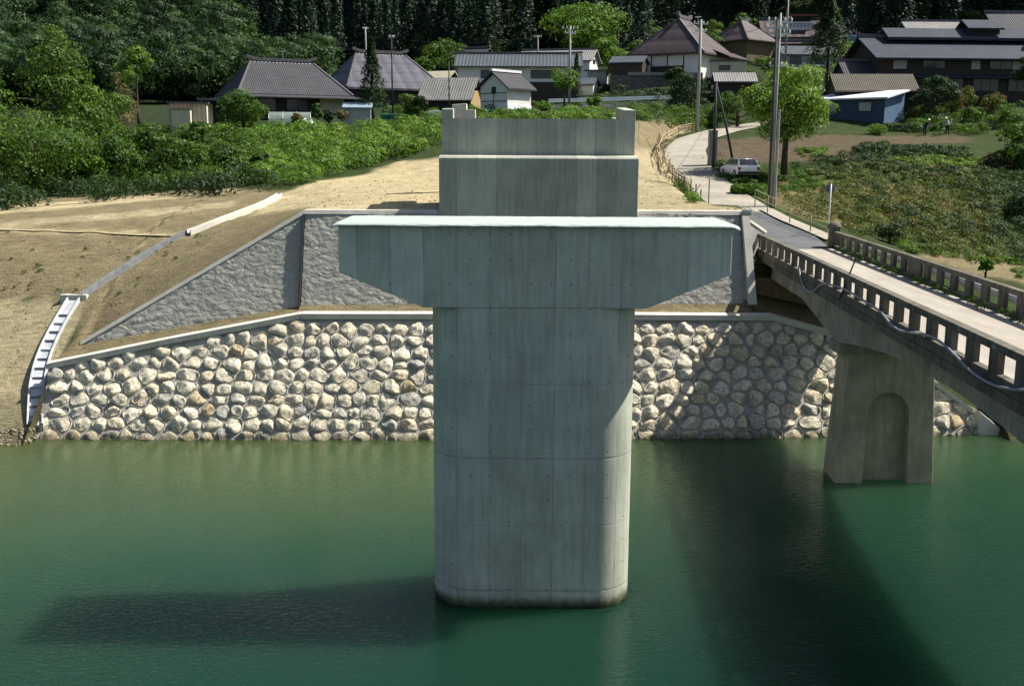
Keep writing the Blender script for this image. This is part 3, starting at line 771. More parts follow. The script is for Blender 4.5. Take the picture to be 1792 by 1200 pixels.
# ================================================================== old concrete bridge
OB = (9.56 + .048*37.5, 37.5, 0)
br = thing('concrete_bridge', 'old narrow grey concrete girder bridge with pierced parapets and an arched recess in its pier', 'bridge', OB)
def bu(u, Y, z): return (9.56 + .048*Y + u - OB[0], Y - OB[1], z)
def bbox(mb, u0, u1, Y0, Y1, z0, z1):
    mb.add([bu(u0, Y0, z0), bu(u1, Y0, z0), bu(u1, Y1, z0), bu(u0, Y1, z0), bu(u0, Y0, z1), bu(u1, Y0, z1), bu(u1, Y1, z1), bu(u0, Y1, z1)],
           [(3, 2, 1, 0), (4, 5, 6, 7), (0, 1, 5, 4), (1, 2, 6, 5), (2, 3, 7, 6), (3, 0, 4, 7)])
YN, YF = -14.0, 53.6; BW = 4.3
mb = MB(); bbox(mb, .19, BW-.19, YN, YF, 6.62, 6.94); mb.build('deck', M_DECK, br)
mb = MB(); bbox(mb, -.03, .60, YN, YF, 6.56, 6.80); bbox(mb, BW-.6, BW+.03, YN, YF, 6.56, 6.80); mb.build('slab_edge', M_OLDDARK, br)
def gbot(Y):
    if Y > 37.3: return min(5.83, 5.05+.13*(Y-37.3))
    c_ = 26.9 if Y > 16.5 else 6.1
    return 5.1+.9*(1-((Y-c_)/10.4)**2)
for u0 in (.34, BW-.34-.42):
    mb = MB(); Ys = np.arange(YN, 50.3, .5); V = []; F_ = []
    for Y in Ys:
        j = .03*mnoise.noise(Vector((Y*1.3, u0, 0)))
        for (u, z) in ((u0, gbot(Y)), (u0+.42, gbot(Y)), (u0+.42, 6.6), (u0, 6.6)): V.append(bu(u+j*0, Y, z+(j if z < 6.6 else 0)))
    for i in range(len(Ys)-1):
        for k in range(4): F_.append((i*4+k, i*4+(k+1) % 4, (i+1)*4+(k+1) % 4, (i+1)*4+k))
    F_ += [(0, 1, 2, 3), tuple(len(V)-4+k for k in (3, 2, 1, 0))]
    mb.add(V, F_)
    mb.build('girder', M_OLD, br)
mb = MB()
for Y in list(np.arange(18, 50, 4.2))+[37.6]: bbox(mb, .77, BW-.77, Y, Y+.3, 5.75, 6.6)
mb.build_each('cross_beam', M_OLD, br)
# parapets
for side in (0, 1):
    mb = MB(); u0 = 0 if side == 0 else BW-.15; u1 = u0+(.19 if side == 0 else .15)
    n = int((YF-YN)/1.4); y0 = 22.3-.7-1.4*26
    bbox(mb, u0, u1, YN, YF, 6.805, 7.10)
    bbox(mb, u0-.035, u1+.035, YN, YF, 7.62, 7.80)
    k = 0
    while y0 + k*1.4 < YF-1.0:
        c_ = y0+k*1.4; half = .235 if side == 0 else .25
        if c_ > YN+.5: bbox(mb, u0+.012, u1-.012, c_-half, c_+half, 7.10, 7.62)
        if side == 1 and k % 9 == 4: bbox(mb, u0+.015, u1-.015, c_-.7, c_+.7, 7.10, 7.62)
        k += 1
    o = mb.build('parapet', M_OLDDARK if side else M_OLDDARK, br)
mb = MB(); bbox(mb, -.12, .32, YF, YF+.5, 6.2, 7.86); bbox(mb, BW-.32, BW+.12, YF, YF+.6, 6.2, 7.95); mb.build_each('end_post', M_OLDDARK, br)
mb = MB(); q = Vector(bu(BW-.1, YF+.3, 7.95))
for i in range(7):
    a0, a1 = i*PI/14, (i+1)*PI/14
mb.tube([q+Vector((0, 0, .36*math.sin(a))) for a in (0, .3, .6, .9, 1.2, 1.5)], [.36*math.cos(a) for a in (0, .3, .6, .9, 1.2, 1.5)], 14); mb.build('post_cap', M_OLDDARK, br, smooth=True)
# pier with an arched recess
def pier_part(name, mb, cy, mat=M_OLDP):
    for i, v in enumerate(mb.v):          # batter: narrower upwards
        x, y, z = v; k = 1-.030*max(z, -2); mb.v[i] = (x*k, (y)*(1-.035*max(z, -2)), z)
    o = mb.build(name, mat, br, bevel=.04); o.location = (13.56-OB[0], cy-OB[1], 0); return o
HW = 1.80
arch = [(.42+.78*0, -2.5)]
pts = [(-HW, -2.5), (-.80, -2.5), (-.80, 2.55)] + [(-.80*math.cos(a), 2.55+.80*math.sin(a)) for a in np.linspace(0, PI, 15)[1:-1]] + [(.80, 2.55), (.80, -2.5), (HW, -2.5), (HW, 4.75), (-HW, 4.75)]
for cy, in ((37.65,), (16.5,)):
    mb = MB(); mb.box(-HW+.02, HW-.02, -.36, .36, -2.5, 4.75)
    pier_part('pier_shaft', mb, cy, M_OLDP)
    for s_ in (-1, 1):
        mb = MB(); mb.prism(pts, 1, s_*.362, s_*.78); pier_part('pier_face', mb, cy)
    mb = MB(); mb.box(-1.75, 1.75, -.62, .62, 4.72, 5.12); o = mb.build('pier_head', M_OLD, br, bevel=.03); o.location = (13.4-OB[0], cy-OB[1], 0)
    mb = MB(); mb.box(-1.96-.05, 1.96+.05, -.86, .86, -1, .13); 
# abutment of the old bridge
mb = MB(); bbox(mb, -.5, BW+.2, 50.3, YF+.4, 3.0, 5.8); bbox(mb, -.2, BW+.2, 51.0, YF+.4, 5.8, 6.56)
mb.build('abutment', mat_oldconc('warm_lit_concrete', (.30, .25, .14), (.20, .165, .09), (.06, .05, .03), .4), br)  # brown concrete with the warm light on this face put into its colour
# sagging service pipe hung along the near side
cp = []
for (px, py, Y) in ((1398, 466, 41.5), (1401, 485, 40.5), (1408, 503, 39.5), (1422, 511, 38), (1440, 497, 36.4), (1475, 505, 34), (1515, 528, 31.4), (1540, 545, 29.8), (1558, 566, 28.6), (1575, 578, 27.7), (1600, 583, 26.6), (1625, 587, 25.5), (1648, 600, 24.6), (1672, 622, 23.7), (1700, 650, 22.7), (1735, 672, 21.6), (1770, 681, 20.6), (1810, 683, 19.6)):
    p = P(px, py, Y); X = 9.56+.048*Y-.11; 
    # keep it touching the slab edge: solve distance where the sight line meets the plane of the parapet
    d = ray(px, py); t_ = None
    a_, b_ = 15., 60.
    for _ in range(40):
        mm = (a_+b_)/2; q = CAM+d*(mm/d.y)
        if q.x > 9.56+.048*mm-.09: b_ = mm
        else: a_ = mm
    q = CAM+d*(mm/d.y); cp.append(q-Vector(OB))
def smooth_path(pts, n=6):
    out = []
    P_ = [pts[0]]+list(pts)+[pts[-1]]
    for i in range(1, len(P_)-2):
        for k in range(n):
            t_ = k/n; a, b, c_, d_ = P_[i-1], P_[i], P_[i+1], P_[i+2]
            out.append(.5*((2*b)+(c_-a)*t_+(2*a-5*b+4*c_-d_)*t_*t_+(3*b-a-3*c_+d_)*t_**3))
    out.append(P_[-2]); return out
mb = MB(); mb.tube(smooth_path(cp), .036, 8); mb.build('service_pipe', simple('pale_grey_conduit', (.28, .31, .36), (.2, .22, .26), 3, .4), br, smooth=True)
mb = MB(); mb.tube([bu(BW+.24, y, 7.40+.02*math.sin(y*.5)) for y in np.arange(YN, 52.5, 1.0)], .14, 10)
mb.build('water_pipe', simple('galvanised_pipe', (.55, .60, .66), (.42, .47, .53), 2, .35, 0, metal=.2), br, smooth=True)
p0 = P(1436, 503, 36); 
d0 = []
for px, py, Y in ((1437, 503, 33.6), (1477, 454, 34.2)): d0.append(P(px, py, Y))
d0 = [Vector((9.56+.048*35.9-.08, 35.9, 6.85)), Vector((9.56+.048*34+.22, 34.9, 8.55))]
pb = MB(); pb.tube([d0[0]-d0[0], d0[1]-d0[0]], .028, 6)
o = pb.build('leaning_bar', M_WIRE, None); o.location = d0[0]; tag(o, 'thin dark bar leaning against the near parapet of the old bridge', 'bar')

# wing wall between the new approach fill and the old road
wwp = [Vector((GXR-.02, yg0(GXR)+GB*(gtop(GXR)-5.2)-.2, gtop(GXR)-.02)), Vector((GXR+.25, 50.2, 8.55)), P(1334, 407, 53.4)]
ww = thing('wing_wall', 'short sloping grey concrete wing wall dropping from the textured wall to the old bridge', 'wall', (wwp[0].x, wwp[0].y, 4))
mb = MB(); O_ = Vector((wwp[0].x, wwp[0].y, 4)); V = []
for p in wwp:
    for dx, z in ((.18, 4.2), (.18, p.z), (-.18, p.z), (-.18, 4.2)): V.append((p.x+dx-O_.x, p.y-O_.y, z-O_.z))
F_ = []
for i in range(2):
    for k in range(4): F_.append((i*4+k, i*4+(k+1) % 4, (i+1)*4+(k+1) % 4, (i+1)*4+k))
F_ += [(0, 1, 2, 3), (11, 10, 9, 8)]
mb.add(V, F_); mb.build('wall_face', mat_oldconc('dull_wing_concrete', (.33, .33, .32), (.25, .25, .24), k=.2), ww)
mb = MB()
for a, b in zip(wwp[:-1], wwp[1:]): mb.beam(a-O_+Vector((0, 0, .04)), b-O_+Vector((0, 0, .04)), .44, .12)
mb.build('wall_coping', M_COPING, ww)

# ================================================================== drain channels on the left bank
def chan(name, pts, w_, mat, label, steps=0, r_=.12):
    ds = dense([tuple(p) for p in pts], .5); root = thing(name, label, 'drain channel', tuple(ds[0]))
    mb = MB(); O_ = Vector(ds[0]); V = []; F_ = []; n = len(ds)
    prof = [(-w_, -.6), (-w_, .22), (-w_+.06, .22), (-w_+.08, .07), (w_-.08, .07), (w_-.06, .22), (w_, .22), (w_, -.6)]
    for i in range(n):
        d = ds[min(i+1, n-1)]-ds[max(i-1, 0)]; d = d/np.hypot(d[0], d[1]); nx_, ny_ = d[1], -d[0]
        for (o_, z) in prof: V.append((ds[i, 0]+nx_*o_-O_.x, ds[i, 1]+ny_*o_-O_.y, ds[i, 2]+z-O_.z))
    for i in range(n-1):
        for k in range(8): F_.append((i*8+k, i*8+(k+1) % 8, (i+1)*8+(k+1) % 8, (i+1)*8+k))
    mb.add(V, F_); mb.build('channel', mat, root)
    if steps:
        mb = MB(); L = len(ds)
        for k in range(steps):
            i = int((L-2)*(k+.5)/steps); a = Vector(ds[i])-O_; d = ds[i+1]-ds[i]; d = d/np.hypot(d[0], d[1]); nx_ = Vector((d[1], -d[0], 0))
            mb.beam(a-nx_*(w_-.07)+Vector((0, 0, .10)), a+nx_*(w_-.07)+Vector((0, 0, .10)), .07, .09)
        mb.build_each('cross_bar', simple('grey_step_edge', (.42, .44, .46), (.33, .35, .37)), root)
    return root
M_DRAIN = simple('precast_drain_concrete', (.56, .58, .60), (.36, .38, .41), 2.5, .7, .01)
chan('stepped_drain', [gp(62, 752)+Vector((0, 0, .05)), gp(62, 700)+Vector((0, 0, .05)), gp(67, 648)+Vector((0, 0, .05)), gp(92, 590)+Vector((0, 0, .05)), gp(129, 530)+Vector((0, 0, .05))], .31, M_DRAIN, 'pale stepped concrete drain running down the sandy bank to the water', 22)
chan('half_pipe_drain', [gp(141, 524)+Vector((0, 0, .06)), gp(200, 484)+Vector((0, 0, .06)), gp(270, 440)+Vector((0, 0, .06)), gp(324, 411)+Vector((0, 0, .03))], .115, simple('dull_drain', (.24, .25, .26), (.14, .15, .155), 3, .8), 'narrow grey half-pipe drain climbing the brown slope', 14)
chan('white_drain', [gp(330, 412)+Vector((0, 0, .06)), gp(385, 391)+Vector((0, 0, .06)), gp(438, 371)+Vector((0, 0, .06)), gp(470, 356), gp(489, 346)+Vector((0, 0, .06))], .17, M_COPING, 'white concrete drain gutter on the upper embankment')
q = gp(130, 525); b_ = MB(); b_.box(-.62, .62, -.12, .12, -.3, .26, bev=.02); b_.box(-.62, -.45, .1, .8, -.3, .2); b_.box(.45, .62, .1, .8, -.3, .2)
o = b_.build('catch_basin', M_COPING); o.location = q; tag(o, 'small pale concrete basin at the head of the stepped drain', 'drain basin')

# ================================================================== poles and cables
def pole(name, label, base, H, r0, r1, mat, arms=(), top=None, group=None):
    root = thing(name, label, 'utility pole', tuple(base), group=group)
    mb = MB(); t_ = Vector(top) if top else Vector((0, 0, H)); mb.tube([Vector((0, 0, -.6)), t_*.5, t_], [r0, (r0+r1)/2, r1], 12); mb.build('pole_shaft', mat, root, smooth=True)
    for (z, L, an) in arms:
        c_, s_ = math.cos(an), math.sin(an); f_ = t_*(z/H)
        mb = MB(); mb.beam(f_+Vector((-c_*L/2, -s_*L/2, 0)), f_+Vector((c_*L/2, s_*L/2, 0)), .09); a = mb.build('crossarm', M_STEEL, root)
        mb = MB()
        for q in (-.46, -.2, .2, .46):
            p = f_+Vector((c_*L*q, s_*L*q, .05)); mb.tube([p, p+Vector((0, 0, .07)), p+Vector((0, 0, .16)), p+Vector((0, 0, .2))], [.03, .06, .05, .02], 8)
        mb.build_each('insulator', M_WHITE, a)
    return root
b1 = P(1341, 364, 66); 
pA = pole('utility_pole', 'tallest pale concrete utility pole beside the parked white car', P(1349, 364, 66.5), 11.7, .085, .07, M_POLE, ((11.2, 1.7, .3), (10.5, 1.5, .3), (8.6, 1.2, .3)))
pB = pole('utility_pole', 'dark wooden pole standing against the tallest concrete pole', P(1344, 362, 66.2), 11.2, .09, .075, M_POLED, ((10.7, 1.3, .1),))
mb = MB(); mb.tube([(0, 0, 0), (0, 0, 6.0)], .085, 10); o = mb.build('cable_riser', M_POLE); o.location = P(1355, 364, 66.3); tag(o, 'short pale pipe post strapped beside the tallest utility pole', 'post')
pC = pole('utility_pole', 'straight pale utility pole at the top bend of the concrete road', P(1220, 220, 108), 10.2, .19, .13, M_POLE, ((9.8, 1.6, .4), (9.1, 1.2, .4)))
base = P(1248, 284, 82); pD = pole('utility_pole', 'short dark pole at the road edge in front of a concrete block', base, 5.9, .12, .10, M_POLED)
b2 = P(1286, 284, 82.5); top2 = P(1254, 150, 82)-b2
pE = pole('brace_pole', 'slanting dark brace pole leaning to the short roadside pole', b2, 6.0, .10, .08, M_POLED, top=tuple(top2))
mb = MB(); mb.box(-.32, .32, -.3, .3, -.4, 2.35, bev=.03); o = mb.build('concrete_block', mat_oldconc('dull_wing_concrete')); o.location = P(1246, 282, 83.2); tag(o, 'upright grey concrete block behind the short roadside pole', 'concrete block')
pF = pole('utility_pole', 'utility pole with crossarms in front of the long house', P(996, 180, 126), 8.6, .16, .11, M_POLE, ((8.3, 1.9, .1), (7.8, 1.4, .5)))
pG = pole('utility_pole', 'small T-shaped pole above the roof left of the crossarm pole', P(941, 112, 160), 4.0, .12, .09, M_POLE, ((3.8, 1.0, 0),))
pH = pole('utility_pole', 'far utility pole below the rounded pale green tree', P(1081, 100, 185), 4.6, .15, .11, M_POLE, ((4.3, 1.5, .2), (3.9, 1.2, .2)))
pI = pole('utility_pole', 'thin pole rising beside the dark conifer and the left farmhouse', P(687, 190, 122), 8.0, .10, .07, M_POLED, ((7.7, .6, 0),))
pJ = pole('utility_pole', 'thin pale pole behind the ridge of the second farmhouse', P(641, 130, 150), 6.2, .13, .10, M_POLE, ((6.0, .7, .2),))
pK = pole('utility_pole', 'thin dark pole in front of the pale tiled shed', P(786, 190, 119), 4.9, .08, .06, M_POLED)
pL = pole('utility_pole', 'tall thin pole crossing the roof of the upper house', P(1374, 110, 158), 9.8, .16, .11, M_POLE, ((8.9, 1.5, .2), (6.2, 1.3, .2)))
pM_ = pole('utility_pole', 'dark pole at the forest edge behind the upper house', P(1500, 75, 180), 7.0, .14, .1, M_POLED)
def cable(a, b, sag, name='overhead_cable', lab='thin overhead cable between utility poles', r_=.018):
    a, b = Vector(a), Vector(b); mb = MB(); mb.tube([a*(1-t_)+b*t_-a-Vector((0, 0, sag*4*t_*(1-t_))) for t_ in np.linspace(0, 1, 16)], r_, 5)
    o = mb.build(name, M_WIRE); o.location = a; tag(o, lab, 'cable'); return o
top = lambda p, h: Vector(p.location)+Vector((0, 0, h))
cable(top(pA, 11.3), top(pC, 9.9), .9, lab='overhead cable from the tallest pole to the pole at the top bend')
cable(top(pC, 9.9), top(pF, 8.4), .8, lab='overhead cable from the road bend pole to the crossarm pole')
cable(top(pA, 10.6), top(pL, 9.0), 1.2, lab='overhead cable from the tallest pole up to the upper house pole')
cable(top(pF, 8.4), top(pI, 7.7), 1.1, lab='overhead cable running left from the crossarm pole past the long house')
# road sign seen from behind
sp = P(1449, 415, 57.5); sg = thing('road_sign', 'round blue road sign seen from behind on a slim white post', 'road sign', tuple(sp))
mb = MB(); mb.tube([(0, 0, -.3), (0, 0, 2.85)], .035, 8); mb.build('sign_post', M_SHEETW, sg, smooth=True)
mb = MB(); mb.tube([(-.02, .05, 2.6), (-.02, .065, 2.6)], .25, 20); mb.build('sign_disc', simple('sign_back', (.13, .17, .21), (.10, .13, .17), 1, .5), sg)
# pipe railing on the right of the old road
def railing(name, label, pts, H, zs_, r_, mat, cat='railing', post=.035):
    pts = [Vector(p) for p in pts]; root = thing(name, label, cat, tuple(pts[0])); O_ = pts[0]
    for p in pts:
        mb = MB(); mb.tube([p-O_-Vector((0, 0, .2)), p-O_+Vector((0, 0, H))], post, 8); mb.build('post', mat, root, smooth=True)
    for z in zs_:
        mb = MB(); mb.tube([p-O_+Vector((0, 0, z)) for p in pts], r_, 6); mb.build('rail', mat, root, smooth=True)
    return root
M_YG = simple('faded_yellow_green_pipe', (.36, .36, .20), (.24, .25, .15), 3, .6)
railing('pipe_railing', 'faded yellow-green pipe railing along the right edge of the old road', [P(1321, 358, 66), P(1343, 370, 63.5), P(1382, 389, 60.5), P(1418, 405, 58), P(1455, 418, 56)], .95, (.92, .5), .028, M_YG)
mb = MB(); V = [gp(1345, 372), gp(1440, 432), gp(1462, 418), gp(1362, 360)]
# footpath between railing and field
pth = dense([tuple(P(1350, 366, 65)), tuple(P(1385, 385, 61.5)), tuple(P(1425, 400, 59)), tuple(P(1470, 420, 56))], .6)
tag(ribbon('footpath', pth, -.1, .8, M_ROAD, .03), kind='structure')
def posts(label, group, pxs, H, mat, r_=.04):
    for i_, (px, py, Y) in enumerate(pxs):
        mb = MB(); mb.tube([(0, 0, -.3), (random.uniform(-.03, .03), 0, H*random.uniform(.9, 1.1))], r_, 7)
        o = mb.build('marker_post', mat); p = P(px, py, Y); o.location = (p.x, p.y, gz(p.x, p.y)); tag(o, ['farthest thin grey stake at the end of the rope fence', 'second thin grey stake after the rope fence', 'middle one of the five thin grey stakes by the road', 'fourth thin grey stake, next to last before the single taller stake', 'nearest thin grey stake, just left of the single taller stake'][i_], 'post', group)
posts('thin grey stake in the row along the left road edge', 'stakes along the left edge of the road', [(1188, 322, 72), (1197, 331, 70), (1208, 341, 68), (1217, 347, 66), (1226, 353, 64)], 1.25, M_POLED)
p = P(1240, 356, 63.5); mb = MB(); mb.tube([(0, 0, -.3), (0, 0, 1.5)], .045, 8); o = mb.build('marker_post', M_POLE); o.location = p; tag(o, 'single taller pale stake at the road edge, right of the row of thin stakes', 'post')
# rough safety fence of poles and rope round the bend
fp = [(1207, 338, 70), (1192, 322, 74), (1178, 308, 77), (1168, 296, 80), (1160, 284, 84), (1153, 272, 88), (1152, 262, 91), (1158, 253, 95), (1170, 244, 99), (1188, 236, 103), (1206, 229, 106)]
fr = thing('rope_fence', 'rough tangled fence of pale poles and rope round the bend of the road', 'fence', tuple(P(*fp[0])))
O_ = Vector(fr.location); M_ROPE = simple('weathered_pale_wood', (.46, .37, .24), (.26, .20, .13), 5, .9); fpts = []
for (px, py, Y) in fp:
    p = P(px, py, Y); p.z = gz(p.x, p.y); fpts.append(p-O_)
for p in fpts:
    mb = MB(); mb.tube([p-Vector((0, 0, .3)), p+Vector((random.uniform(-.3, .3), random.uniform(-.2, .2), random.uniform(.8, 1.2)))], .055, 6); mb.build('post', M_ROPE, fr)
for k in range(4):
    mb = MB(); mb.tube([p+Vector((random.uniform(-.25, .25), random.uniform(-.2, .2), .25+.25*k+random.uniform(-.15, .15))) for p in fpts], .04, 6); mb.build('rope', M_ROPE, fr)
mb = MB()
for p in fpts[:-1]:
    for _ in range(4):
        a = p+Vector((random.uniform(-.6, .6), random.uniform(-.4, .9), random.uniform(0, .4))); mb.tube([a, a+Vector((random.uniform(-.6, .6), random.uniform(-.5, .5), random.uniform(.3, .9)))], .03, 5)
mb.build_each('stick', M_ROPE, fr)
# guard rail of the upper lane
gpts = [P(960+i*29, 183-.9*i, 128+i*.9) for i in range(9)]
for p in gpts: pass
gr = thing('guard_rail', 'long white steel guard rail along the upper lane below the stone terrace', 'guard rail', tuple(gpts[0])); O_ = gpts[0]
for p in gpts:
    mb = MB(); mb.tube([p-O_-Vector((0, 0, .8)), p-O_+Vector((0, 0, .62))], .07, 8); mb.build('post', M_STEEL, gr)
mb = MB()
for a, b in zip(gpts[:-1], gpts[1:]):
    for dz in (.30, .55): mb.beam(a-O_+Vector((0, -.1, dz)), b-O_+Vector((0, -.1, dz)), .06, .16)
    mb.beam(a-O_+Vector((0, -.07, .42)), b-O_+Vector((0, -.07, .42)), .04, .3)
mb.build('rail', simple('guard_rail_paint', (.52, .60, .66), (.42, .5, .56), 1, .4), gr)
mb = MB(); 
for a, b in zip(gpts[:-1], gpts[1:]): mb.beam(a-O_+Vector((0, 0, -.65)), b-O_+Vector((0, 0, -1.0)), .5, 1.2)
mb.build('kerb_wall', mat_oldconc('dull_wing_concrete'), gr)

# ================================================================== white estate car
cp_ = P(1293, 318, 78); cp_.z = gz(cp_.x, cp_.y)+.0
car = thing('parked_car', 'white hatchback estate car parked beside the road below the leaning pole', 'car', tuple(cp_), R(7))
M_CARW = simple('white_car_paint', (.80, .80, .80), (.76, .76, .76), .5, .25, spec=.5)
M_TYRE = simple('tyre_rubber', (.02, .02, .02)); M_TAIL = simple('red_lamp_lens', (.35, .02, .015), (.3, .02, .015), 1, .3); M_BLK = simple('black_trim', (.025, .025, .028), (.02, .02, .02), 1, .5)
prof = [(-2.0, .32), (-2.05, .55), (-2.02, .86), (-1.93, .92), (1.0, .92), (1.75, .80), (2.0, .66), (2.03, .34), (1.62, .30)] + [(1.25+.34*math.cos(a), .30+.34*math.sin(a)) for a in np.linspace(0.1, PI-.1, 7)] + [(.9, .24), (-.92, .24)] + [(-1.28+.34*math.cos(a), .30+.34*math.sin(a)) for a in np.linspace(0.1, PI-.1, 7)] + [(-1.63, .28)]
mb = MB(); mb.prism(prof, 0, -.82, .82); mb.build('body', M_CARW, car, bevel=.05)
def loft(mb, lo, hi):   # two rings of 4 points
    mb.add(list(lo)+list(hi), [(3, 2, 1, 0), (4, 5, 6, 7), (0, 1, 5, 4), (1, 2, 6, 5), (2, 3, 7, 6), (3, 0, 4, 7)])
mb = MB(); loft(mb, [(-.78, -1.95, .92), (.78, -1.95, .92), (.78, .95, .92), (-.78, .95, .92)], [(-.64, -1.55, 1.42), (.64, -1.55, 1.42), (.64, .25, 1.42), (-.64, .25, 1.42)]); mb.build('cabin', M_CARW, car, bevel=.05)
def lerp(a, b, t_): return Vector(a)*(1-t_)+Vector(b)*t_
def win(A, B, C_, D, name='window'):    # glass slab set just proud of a cabin face, corners bottom-left .. top-left
    A, B, C_, D = map(Vector, (A, B, C_, D)); n_ = (B-A).cross(D-A).normalized(); mb = MB(); q = [A, B, C_, D]
    mb.add([p+n_*.012 for p in q]+[p-n_*.02 for p in q], [(0, 1, 2, 3), (7, 6, 5, 4), (0, 4, 5, 1), (1, 5, 6, 2), (2, 6, 7, 3), (3, 7, 4, 0)]); return mb.build(name, M_GLASS, car)
win((-.66, -1.92, .97), (.66, -1.92, .97), (.57, -1.60, 1.36), (-.57, -1.60, 1.36), 'rear_window')
win((.64, .88, .97), (-.64, .88, .97), (-.56, .32, 1.36), (.56, .32, 1.36), 'windscreen')
for s_ in (-1, 1):
    for (y0, y1, y2, y3) in ((-1.80, -1.05, -1.05, -1.52), (-.98, -.22, -.22, -.98), (-.15, .80, .26, -.15)):
        A, B, C_, D = (s_*.768, y0, .97), (s_*.768, y1, .97), (s_*.658, y2, 1.36), (s_*.658, y3, 1.36)
        if s_ < 0: A, B, C_, D = B, A, D, C_
        win(A, B, C_, D, 'side_window')
    for y in (-1.28, 1.25):
        mb = MB(); mb.tube([(s_*.62, y, .30), (s_*.83, y, .30)], .30, 18); w1 = mb.build('wheel', M_TYRE, car, bevel=.03)
        mb = MB(); mb.tube([(s_*.83, y, .30), (s_*.845, y, .30)], .17, 14); mb.build('rim', M_STEEL, w1)
    mb = MB(); mb.box(s_*.70-.09, s_*.70+.09, -2.075, -2.0, .60, .84, bev=.01); mb.build('tail_light', M_TAIL, car)
    mb = MB(); mb.box(s_*.62-.14, s_*.62+.14, 1.93, 2.03, .56, .70, bev=.01); mb.build('headlight', M_GLASS, car)
    mb = MB(); mb.box(s_*.90-.09, s_*.90+.09, .62, .74, .96, 1.10, bev=.02); mb.build('mirror', M_CARW, car)
mb = MB(); mb.box(-.80, .80, -2.14, -1.98, .34, .52, bev=.03); mb.build('bumper', M_BLK, car)
mb = MB(); mb.box(-.18, .18, -2.085, -2.03, .62, .76); mb.build('number_plate', M_WHITE, car)
# ================================================================== two gardeners
def figure(label, loc, rz, joints, edges, rad, cloth, cloth2, hat):
    root_me = bpy.data.meshes.new('person'); root_me.from_pydata(joints, edges, []); o = bpy.data.objects.new('person', root_me); COL.objects.link(o)
    sk = o.modifiers.new('s', 'SKIN'); 
    for i, v in enumerate(root_me.skin_vertices[0].data if root_me.skin_vertices else []): v.radius = (rad[i], rad[i])
    if not root_me.skin_vertices: pass
    root_me.skin_vertices[0].data[0].use_root = True
    ss = o.modifiers.new('u', 'SUBSURF'); ss.levels = 1; ss.render_levels = 1
    dg = bpy.context.evaluated_depsgraph_get(); me = bpy.data.meshes.new_from_object(o.evaluated_get(dg)); o.modifiers.clear(); o.data = me
    me.materials.clear(); me.materials.append(simple('skin_tone', (.45, .28, .18), (.4, .25, .16))); me.materials.append(cloth); me.materials.append(cloth2)
    for p in me.polygons:
        z = p.center.z; y = p.center.y
        p.material_index = 0
    zs_ = joints[1][2]
    for p in me.polygons:
        c_ = p.center
        dn = min(range(len(joints)), key=lambda i: (Vector(joints[i])-c_).length)
        p.material_index = {0: 2, 1: 1, 2: 1, 3: 0, 4: 0}.get(dn, 1 if dn in (5, 6, 8, 9) else (0 if dn in (7, 10) else 2))
    me.shade_smooth(); o.location = loc; o.rotation_euler = (0, 0, rz); tag(o, label, 'person')
    hd = Vector(joints[4]); mb = MB()
    mb.tube([hd+Vector((0, 0, .04)), hd+Vector((0, 0, .05)), hd+Vector((0, 0, .12)), hd+Vector((0, 0, .17))], [.24, .13, .11, .05], 14); mb.build('sun_hat', hat, o, smooth=True)
M_DK = simple('dark_work_clothes', (.03, .03, .05)); M_LT = simple('pale_work_clothes', (.45, .45, .55)); M_HAT = simple('pale_hat', (.75, .68, .52), (.68, .6, .45))
J = [(0, 0, .78), (0, -.12, 1.02), (0, -.30, 1.22), (0, -.36, 1.32), (0, -.42, 1.45), (-.20, -.28, 1.20), (-.27, -.42, .95), (-.22, -.60, .78), (.20, -.28, 1.20), (.27, -.42, .95), (.22, -.60, .78), (-.11, .02, .74), (-.13, -.10, .42), (-.13, .02, .06), (-.13, -.12, .03), (.11, .02, .74), (.13, -.10, .42), (.13, .02, .06), (.13, -.12, .03)]
E = [(0, 1), (1, 2), (2, 3), (3, 4), (2, 5), (5, 6), (6, 7), (2, 8), (8, 9), (9, 10), (0, 11), (11, 12), (12, 13), (13, 14), (0, 15), (15, 16), (16, 17), (17, 18)]
RR = [.15, .15, .14, .06, .11, .07, .05, .035, .07, .05, .035, .10, .075, .05, .04, .10, .075, .05, .04]
for (px, py, Y, rz, a, b, lab) in ((1617, 240, 104, R(30), M_DK, M_DK, 'stooping person in dark work clothes and a pale sun hat in the vegetable garden'), (1658, 237, 104, R(-60), M_LT, M_DK, 'stooping person in pale jacket near the orange flowers in the garden')):
    p = P(px, py, Y); p.z = gz(p.x, p.y); figure(lab, p, rz, J, E, RR, a, b, M_HAT)
